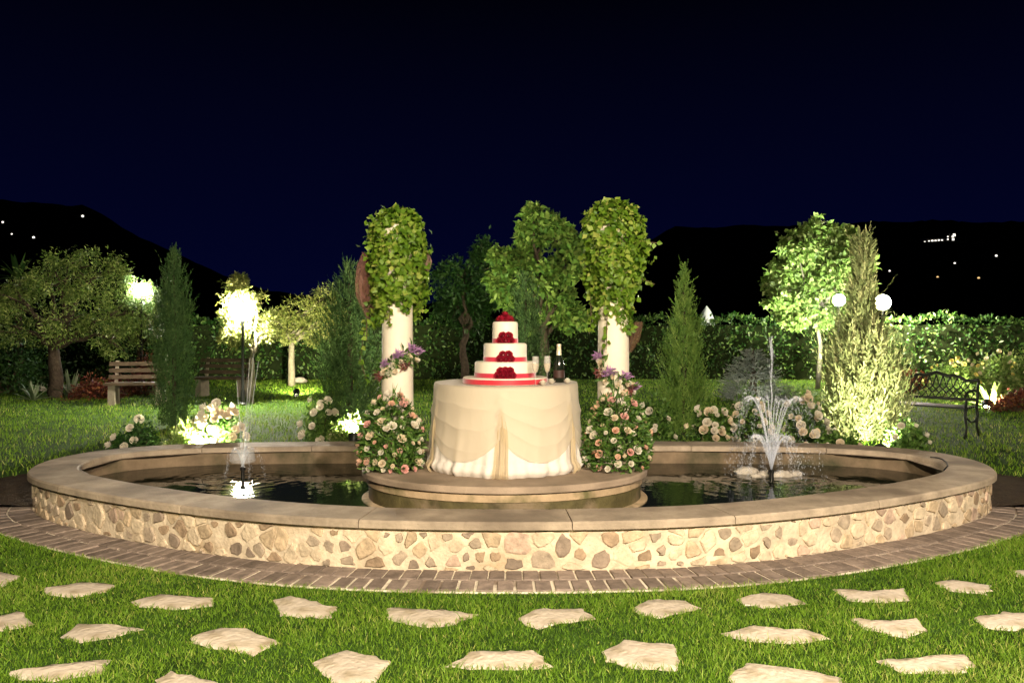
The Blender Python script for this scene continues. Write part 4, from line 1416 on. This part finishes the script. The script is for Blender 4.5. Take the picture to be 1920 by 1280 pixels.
def ground_spot(label, loc, aim, watts, col=(1, .92, .70), lens=25.0, spot=95, r=0.075):
    loc = Vector(loc)
    t = thing('ground_spotlight', label, 'spotlight', (loc.x, loc.y, 0), 'spotlights among the plants')
    d = (Vector(aim) - loc).normalized()
    q = d.to_track_quat('Z', 'Y').to_matrix()
    hd = Vector((0, 0, loc.z))
    mb = MB(); mb.lathe([(r * .5, -.13), (r * .8, -.10), (r, -.02), (r * 1.05, .02), (r * 1.05, .03), (r * .95, .03)], 20, close=False)
    mb.v = [tuple(q @ Vector(v) + hd) for v in mb.v]
    mb.build('housing', MATS['lamp_metal'], t, 40)
    mb = MB(); mb.lathe([(r * .95, .018), (r * .5, .026), (0, .028)], 20, close=False)
    mb.v = [tuple(q @ Vector(v) + hd) for v in mb.v]
    mb.build('lens', glow('lens_%d' % int(loc.x * 100), col, lens), t, True)
    mb = MB(); mb.tube([hd - q @ Vector((0, 0, .06)), (0, 0, 0), (0, 0, -.05)], .012, 6)
    mb.build('ground_spike', MATS['lamp_metal'], t, True)
    add_light('spot_light', 'SPOT', tuple(hd + d * 0.05), watts, col, 0.05, tuple(hd + d), spot, .5, t)
    return t

# ------------------------------------------------------------------ background, left side
garden_lamp('bright globe lamp in front of the small olive trees at left', 455, 585, 16.4, 1700, .18)
garden_lamp('white globe lamp half hidden by the large olive tree at left', 265, 543, 21.2, 520, .16, (.95, .97, 1))
tree('olive_tree', 'large dark olive tree with forked trunk at the far left', 106, 18, 1.15,
     [(60, 560, 52), (125, 525, 58), (190, 525, 55), (215, 590, 48), (140, 600, 55), (40, 620, 42), (225, 640, 36), (90, 505, 32), (165, 488, 28), (212, 500, 24), (20, 560, 36)],
     (.085, .30), ('olive_leaf', 'bark'), 31, 13000, .14, sub=.36)
tree('olive_tree', 'silvery olive tree round the white globe lamp at left', 262, 21.5, 1.2, [(268, 540, 26), (278, 556, 30), (250, 556, 26), (292, 590, 30), (245, 585, 34), (265, 625, 34), (230, 625, 30)], (.085, .32), ('olive_leaf', 'bark'), 32, 8500, .09, sub=.36)
tree('olive_tree', 'small olive tree glowing right behind the bright left lamp', 472, 16.75, 1.1, [(440, 545, 27), (432, 598, 24), (478, 598, 28), (455, 628, 27), (425, 630, 18), (492, 625, 22), (445, 528, 18), (455, 570, 30), (480, 565, 20)], (.085, .36), ('olive_warm', 'pale_bark'), 33, 9000, .06, sub=.34)
tree('olive_tree', 'olive tree with pale trunk standing on the lawn left of the column', 547, 22, 1.25, [(515, 600, 28), (560, 588, 34), (602, 565, 34), (632, 588, 27), (580, 622, 32), (537, 628, 26), (617, 612, 28)], (.085, .34), ('olive_warm', 'pale_bark'), 34, 8000, .085, sub=.34)
conifer('cypress_tree', 'slim dark cypress between the two lamps at left', 326, 12.5, [(0.05, .18), (.4, .27), (1.2, .29), (1.9, .23), (2.4, .13), (2.75, .04), (2.9, .01)], 'cypress_leaf', 41, 1300, .26, .06, 1.1, .22)
conifer('cypress_tree', 'broad dark green conifer right behind the left column', 655, 10.6, [(0.05, .25), (.4, .36), (1.2, .38), (1.7, .28), (2.1, .16), (2.35, .05), (2.5, .01)], 'cypress_leaf', 42, 1300, .28, .06, .9, .45)
spiky('palm_tree', 'small palm with drooping fronds above the far left trees', 33, 23, 0.95, 16, 'dark_leaf', 51, 3.0, 'palm', 1.0, .09)
spiky('yucca_plant', 'green spiky yucca right of the olive trunk', 132, 18.3, 0.75, 22, 'yucca_leaf', 52, 0, 'yucca', .5)
spiky('agave_plant', 'pale spiky agave at the far left below the olive tree', 62, 17.5, 0.5, 18, 'yucca_leaf', 53, 0, 'agave', .5)
shrub('shrub', 'dark red leafy shrub in front of the left stone bench', 185, 18.0, .62, .62, 'red_leaf', 61, 1800, (.08, .5))
shrub('shrub', 'dark red shrub behind the left stone bench', 272, 19.2, .55, .95, 'red_leaf', 62, 1500, (.08, .5))
shrub('shrub', 'black-green bush under the olive tree at the left edge', 10, 19.5, 1.3, 1.5, 'dark_leaf', 63, 2500, (.11, .5))
for i, (px, py, s) in enumerate(((70, 733, .22), (88, 730, .16), (134, 731, .22), (146, 728, .15), (560, 717, .2))):
    w = on_plane(px, py)
    mb = MB(); mb.ball((0, 0, .05), s, 9, 6, (1.3, .9, .55), .12, rk)
    tag(mb.build('border_rock', MATS['pale_rock'], None, 50, w), ['larger pale border rock left of the olive trunk', 'smaller pale border rock left of the olive trunk', 'larger pale border rock right of the olive trunk', 'smaller pale border rock right of the olive trunk', 'pale rock beside the trunk of the lawn olive tree'][i], 'rock', 'rocks in the left border')

ground_spot('spotlight on the lawn lighting the pale-trunked olive tree', (-4.9, 18.2, .13), (-5.7, 22, 2.3), 3600, (1, .95, .62), 15, 90)
# benches of wood slats on stone
surface('bench_wood', (0.085, 0.06, 0.038), 0.7, 0.3, 12, 0.4, 50, 0.2)
surface('bench_stone', (0.28, 0.24, 0.18), 0.85, 0.2, 8, 0.5, 40, 0.2)
def stone_bench(label, px, Y, rz, W=1.35):
    t = thing('garden_bench', label, 'bench', ((px - 960) / FPX * Y, Y, 0), 'slatted benches at left', rz)
    for sx in (-1, 1):
        mb = MB(); mb.box((sx * W * .38, 0, .2), (.14, .40, .40), None, .92); mb.build('support', MATS['bench_stone'], t)
        mb = MB(); mb.box((sx * W * .38, .23, .62), (.06, .05, .56), Matrix.Rotation(R(-10), 3, 'X')); mb.build('back_post', MATS['bench_stone'], t)
    for k in range(4):
        mb = MB(); mb.box((0, -.17 + .115 * k, .43), (W, .10, .055)); mb.build('seat_slat', MATS['bench_wood'], t)
    for k in range(3):
        mb = MB(); mb.box((0, .185 + .026 * k, .56 + .135 * k), (W, .03, .085), Matrix.Rotation(R(-10), 3, 'X')); mb.build('back_slat', MATS['bench_wood'], t)
    return t
stone_bench('slatted bench behind the white rose bush, below the bright left lamp', 418, 18.6, R(-8))
stone_bench('slatted bench between the red shrubs at left', 258, 16.6, R(12), 1.2)

# rose bushes behind the pond
shrub('rose_bush', 'rose bush full of white blooms over the bright left spotlight', 412, 9.5, .34, .62, 'rose_leaf', 71, 3000, (.055, .5), 'rose bush', 34, ('white', 'cream'), (.06, .10), 'white rose bushes behind the pond')
shrub('rose_bush', 'dark bush with a few white roses at the left end of the pond', 258, 9.3, .30, .50, 'dark_leaf', 72, 2200, (.055, .5), 'rose bush', 6, ('white',), (.06, .09), 'white rose bushes behind the pond')
shrub('rose_bush', 'tall rose bush with few white blooms left of the broad conifer', 606, 9.7, .28, .74, 'rose_leaf', 73, 2400, (.055, .5), 'rose bush', 13, ('white',), (.06, .10), 'white rose bushes behind the pond')
shrub('tall_grass', 'yellow-green leafy clump shining beside the left spotlight', 345, 9.25, .34, .52, 'bright_leaf', 74, 1800, (.11, .2), 'plant')
shrub('shrub', 'low leafy bush lit white by the spotlight behind the left flowers', 655, 9.14, .24, .56, 'bright_leaf', 75, 2600, (.06, .5))
ground_spot('spotlight shining up into the white rose bush at left', Vector((-3.5, 9.02, .15)), (-3.72, 9.9, .75), 1700, (1, .95, .60), 60, 140)
ground_spot('spotlight glaring beside the left flower arrangement', at(664, 818, 8.95), at(664, 818, 8.95) + Vector((0, .35, .8)), 800, (1, .93, .66), 80, 170, .06)

# ------------------------------------------------------------------ background, middle
hedge('hedge', 'long clipped hedge across the back of the garden', [(-26, 25), (-5, 26), (7, 26), (13, 24.5), (24, 20)], 1.86, 1.3, 81, 120, .13)
tree('broadleaf_tree', 'tall dark tree behind the cake, lit along its left side', 1022, 16, 1.6,
     [(945, 490, 30), (935, 530, 24), (1000, 450, 26), (990, 480, 28), (1012, 520, 38), (1050, 435, 28), (1060, 500, 38), (1042, 560, 42), (960, 560, 28), (1078, 600, 28), (1000, 402, 20), (1022, 420, 22), (985, 425, 18), (1085, 460, 24), (1000, 600, 30)],
     (.14, .6), ('thuja_leaf', 'bark'), 35, 11000, .10, sub=.32)
tree('broadleaf_tree', 'nearly black tree left of the tree behind the cake', 868, 21, 1.6, [(870, 520, 48), (845, 570, 40), (905, 480, 36), (880, 590, 40), (905, 560, 34)], (.14, .5), ('dark_leaf', 'bark'), 36, 4500, .10, sub=.4)
conifer('cypress_tree', 'narrow olive-green cypress right behind the wedding cake', 985, 11.5, [(0.05, .22), (.5, .30), (1.2, .29), (1.8, .20), (2.2, .10), (2.45, .02)], 'cypress_leaf', 43, 900, .24, .06, 1.1, .25)
ground_spot('spotlight behind the cake aimed at the tall tree', (-1.1, 12.6, .14), (-.1, 16, 2.6), 700, (.9, 1, .55), 12, 70)

# ------------------------------------------------------------------ background, right side
garden_lamp('warm globe lamp glowing beside the tip of the pale juniper', 1655, 567, 23.6, 1900, .22, (1, .86, .66))
garden_lamp('cool white globe lamp between the young tree and the juniper', 1573, 563, 19.4, 420, .14, (.95, .97, 1))
tree('young_tree', 'bright round-headed young tree with a thin trunk by the hedge', 1533, 21, 2.1,
     [(1530, 440, 32), (1482, 470, 32), (1578, 452, 30), (1462, 530, 32), (1502, 510, 42), (1550, 500, 46), (1600, 500, 38), (1492, 578, 36), (1542, 568, 40), (1452, 560, 26), (1608, 540, 28), (1572, 586, 28), (1495, 596, 22), (1548, 600, 22), (1530, 535, 42), (1590, 470, 30), (1515, 470, 34)],
     (.15, .68), ('bright_leaf', 'pale_bark'), 37, 17000, .055, sub=.33)
conifer('juniper_tree', 'big pale juniper with upright plumes right of the tall fountain', 1618, 11.0, [(0.03, .26), (.3, .44), (.8, .48), (1.25, .37), (1.6, .22), (1.9, .15), (2.3, .10), (2.7, .06), (2.98, .01)], 'juniper_leaf', 44, 1600, .38, .088, 1.1, .36, 14)
conifer('thuja_tree', 'pointed green thuja between the right column and the fountain', 1282, 11.8, [(0.03, .28), (.4, .33), (1.0, .29), (1.5, .20), (1.9, .12), (2.3, .05), (2.58, .01)], 'thuja_leaf', 45, 1300, .24, .06, 1.0, .36)
conifer('spruce_tree', 'small grey-blue spruce in front of the hedge', 1412, 17.5, [(0.03, .55), (.25, .62), (.55, .50), (.85, .30), (1.1, .12), (1.22, .02)], 'spruce_leaf', 46, 800, .26, .07, .25, 1.0, 12)
for i, (px, Y, w_, h_, nf, lab) in enumerate(((1226, 9.6, .26, .62, 12, 'bush with a few white roses just right of the right flower arrangement'),
        (1332, 9.3, .30, .66, 24, 'white rose bush between the thuja and the tall fountain'), (1402, 9.5, .30, .72, 26, 'white rose bush just left of the tall fountain jet'),
        (1505, 9.25, .30, .74, 34, 'white rose bush thick with blooms right of the tall fountain jet'), (1575, 9.2, .24, .40, 7, 'low bush with a few white roses at the foot of the juniper'))):
    shrub('rose_bush', lab, px, Y, w_, h_, 'rose_leaf', 90 + i, 2600, (.055, .5), 'rose bush', nf, ('white', 'white', 'cream'), (.045, .09), 'white rose bushes behind the pond', ftop=.12)
shrub('shrub', 'bright green leafy clump under the white rose bush by the thuja', 1332, 9.0, .16, .28, 'bright_leaf', 97, 700, (.06, .5))
shrub('shrub', 'low dark bush right of the juniper behind the pond rim', 1695, 9.6, .28, .42, 'rose_leaf', 98, 1400, (.06, .5), flowers=5, fsize=(.05, .07))
ground_spot('spotlight at the foot of the pale juniper', (4.35, 9.45, .10), (4.85, 11, 1.0), 720, (1, .96, .70), 20, 100)
ground_spot('small spotlight in the green clump beside the thuja', (2.22, 9.05, .12), (2.15, 10.5, .7), 35, (.9, 1, .55), 20, 110, .05)
ground_spot('spotlight in front of the young tree', (7.3, 17.6, .14), (8.1, 21, 3.3), 5200, (.95, 1, .75), 20, 80)
ground_spot('small spotlight lighting the grey-blue spruce', (5.0, 16.2, .12), (5.27, 17.5, .7), 60, (1, .95, .8), 15, 90, .05)
shrub('shrub', 'low shrub with pinkish leaves in front of the hedge', 1702, 20, .75, .62, 'red_leaf', 101, 1400, (.1, .5))
for i, (px, Y, w_, h_, lab) in enumerate(((1795, 17, .75, .95, 'yellow-flowering shrub mound nearest the iron bench'), (1868, 17.2, .85, 1.05, 'yellow-flowering shrub mound behind the right spotlight'), (1935, 16.8, .85, 1.1, 'yellow-flowering shrub mound at the right edge'))):
    shrub('shrub', lab, px, Y, w_, h_, 'bright_leaf', 104 + i, 2600, (.085, .5), 'shrub', 16, ('yellow', 'cream'), (.05, .085), 'flowering mounds at right', ftop=.4)
spiky('leafy_plant', 'big-leaved plant burning white over the right spotlight', 1862, 15.6, .62, 16, 'bright_leaf', 108, 0, 'plant', .35, .09)
shrub('shrub', 'dark red bush in the right corner of the lawn', 1905, 15.0, .55, .40, 'red_leaf', 109, 1400, (.07, .5))
ground_spot('spotlight at the edge of the right flower border', at(1852, 758, 15.2) , at(1868, 700, 16.2), 1300, (1, 1, .62), 60, 110, .1)
surface('parasol_cloth', (0.62, 0.72, 0.72), 0.8, 0.1, 10, 0, 1)
pt_ = at(1325, 608, 29)
ps = thing('parasol', 'closed pale parasol top showing over the hedge', 'parasol', (pt_.x, 29, 0))
mb = MB(); mb.tube([(0, 0, 0), (0, 0, pt_.z + .1)], .03, 8); mb.build('pole', MATS['lamp_metal'], ps)
mb = MB(); mb.lathe([(.30, pt_.z - .05), (.27, pt_.z + .2), (.17, pt_.z + .45), (.05, pt_.z + .62), (0, pt_.z + .68)], 12, close=False); mb.build('canopy', MATS['parasol_cloth'], ps, 30)

# cast iron bench on the right lawn
surface('cast_iron', (0.016, 0.018, 0.014), 0.5, 0.2, 20, 0.2, 60, 0.4, metal=0.3)
bn = thing('iron_bench', 'dark cast iron garden bench with arched back on the right lawn', 'bench', ((1742 - 960) / FPX * 11.8, 11.8, 0), None, R(-48))
W = 1.15
for sx in (-1, 1):
    x = sx * W / 2
    mb = MB(); mb.tube([(x, -.24, .42), (x, -.25, .30), (x, -.20, .16), (x, -.27, .0)], [.022, .02, .016, .024], 7); mb.build('leg', MATS['cast_iron'], bn, True)
    mb = MB(); mb.tube([(x, .20, .42), (x, .22, .28), (x, .20, .14), (x, .30, .0)], [.022, .02, .016, .024], 7); mb.build('leg', MATS['cast_iron'], bn, True)
    mb = MB(); mb.tube([(x, .21, .64), (x, .05, .67), (x, -.15, .65), (x, -.25, .60), (x, -.22, .53), (x, -.24, .42)], .018, 7); mb.build('armrest', MATS['cast_iron'], bn, True)
    mb = MB(); mb.tube([(x, -.22, .30), (x, -.05, .22), (x, .12, .22), (x, .21, .28)], .012, 6); mb.build('side_brace', MATS['cast_iron'], bn, True)
for k in range(6):
    mb = MB(); mb.box((0, -.21 + .08 * k, .425), (W, .06, .022)); mb.build('seat_slat', MATS['cast_iron'], bn)
mb = MB()
mb.tube([(-W / 2, .20, .42), (-W / 2, .24, .62), (-W / 2, .28, .80)], .02, 7); mb.tube([(W / 2, .20, .42), (W / 2, .24, .62), (W / 2, .28, .80)], .02, 7)
top = [(-W / 2 + W * i / 14, .285, .79 + .09 * math.sin(math.pi * i / 14) ** 2 + .02 * math.cos(i * 1.8)) for i in range(15)]
mb.tube(top, .024, 7)
mb.tube([(-W / 2, .225, .52), (W / 2, .225, .52)], .02, 7)
mb.build('back_frame', MATS['cast_iron'], bn, True)
mb = MB()
for i in range(1, 12):
    x = -W / 2 + W * i / 12
    zt_ = .78 + .08 * math.sin(math.pi * i / 12) ** 2
    mb.tube([(x, .226, .52), (x + .045, .25, .60), (x - .045, .265, .69), (x, .28, zt_)], .012, 5)
    mb.tube([(x, .226, .52), (x - .045, .25, .60), (x + .045, .265, .69), (x, .28, zt_)], .012, 5)
mb.build('scrollwork', MATS['cast_iron'], bn, True)

# cable lying on the coping
surface('black_rubber', (0.012, 0.012, 0.012), 0.5, 0.1, 10, 0, 1)
mb = MB()
mb.tube([on_plane(x_, y_, Z_COPE) + Vector((0, 0, .008)) for x_, y_ in ((1744, 858), (1756, 859), (1767, 862), (1775, 868), (1777, 875))] + [on_plane(1774, 880, Z_COPE) + Vector((-.02, 0, -.004))], .006, 6)
tag(mb.build('cable', MATS['black_rubber'], None, True), 'thin black cable lying on the right end of the coping', 'cable')

# ------------------------------------------------------------------ lights on the far hills
glow('far_white', (1, .93, .82), 2.0); glow('far_warm', (1, .62, .25), 1.2)
surface('far_wall', (0.3, 0.27, 0.22), 0.9, 0.1, 1, 0, 1)
for i, (px, py, s, c, lab) in enumerate(((5, 418, 2.0, 'w', 'tiny light highest up at the left edge of the hillside'), (155, 407, 2.4, 'w', 'lone tiny light above the large olive tree'),
        (63, 447, 2.4, 'w', 'tiny light on the left hillside just above the palm'), (22, 440, 1.6, 'w', 'faint tiny light left of the one above the palm'),
        (1790, 495, 2.0, 'w', 'tiny white light below the hilltop buildings'), (1868, 481, 2.2, 'w', 'tiny white light near the right edge of the hillside'),
        (1758, 521, 2.2, 'o', 'tiny orange light just right of the warm globe lamp'), (1835, 523, 2.4, 'o', 'low orange light on the right hillside'), (1668, 509, 1.8, 'w', 'faint tiny light right above the warm globe lamp'))):
    p = hill_hit(px, py)
    t = thing('hillside_lamp', lab, 'lamp', (p.x, p.y, p.z - 4.0), 'tiny lights on the far hills')
    mb = MB(); mb.tube([(0, 0, -4), (0, 0, 4)], .12, 6); mb.build('post', MATS['lamp_metal'], t)
    k = s * p.y / 1000 * .62
    mb = MB(); mb.ball((0, 0, 4 + k * .8), k, 10, 6); mb.build('lantern', MATS['far_white' if c == 'w' else 'far_warm'], t, True)
p = hill_hit(1762, 452)
hv = thing('hilltop_building', 'long lit building with a tower on the far right hillside', 'building', (p.x, p.y, p.z - 3))
s = p.y / FPX
mb = MB(); mb.box((0, 4, 1.0), (62 * s, 8, 10)); mb.build('wall', MATS['far_wall'], hv)
mb = MB(); mb.box((25 * s, 4, 6), (11 * s, 8, 20 * s)); mb.build('tower', MATS['far_wall'], hv)
for dx, dy, w_ in ((-28, 0, 2.5), (-20, 1, 3.2), (-14, 2, 3.5), (-8, 2, 3.5), (-2, 3, 3.2), (4, 3, 3.2), (15, 5, 2.5), (15, 10, 2.2), (25, 5, 4), (27, 13, 4.5), (24, 10, 3)):
    mb = MB(); mb.box((dx * s, -.2, (dy - 2) * s + 3.2), (w_ * s, .3, w_ * s)); mb.build('lit_window', MATS['far_white'], hv)
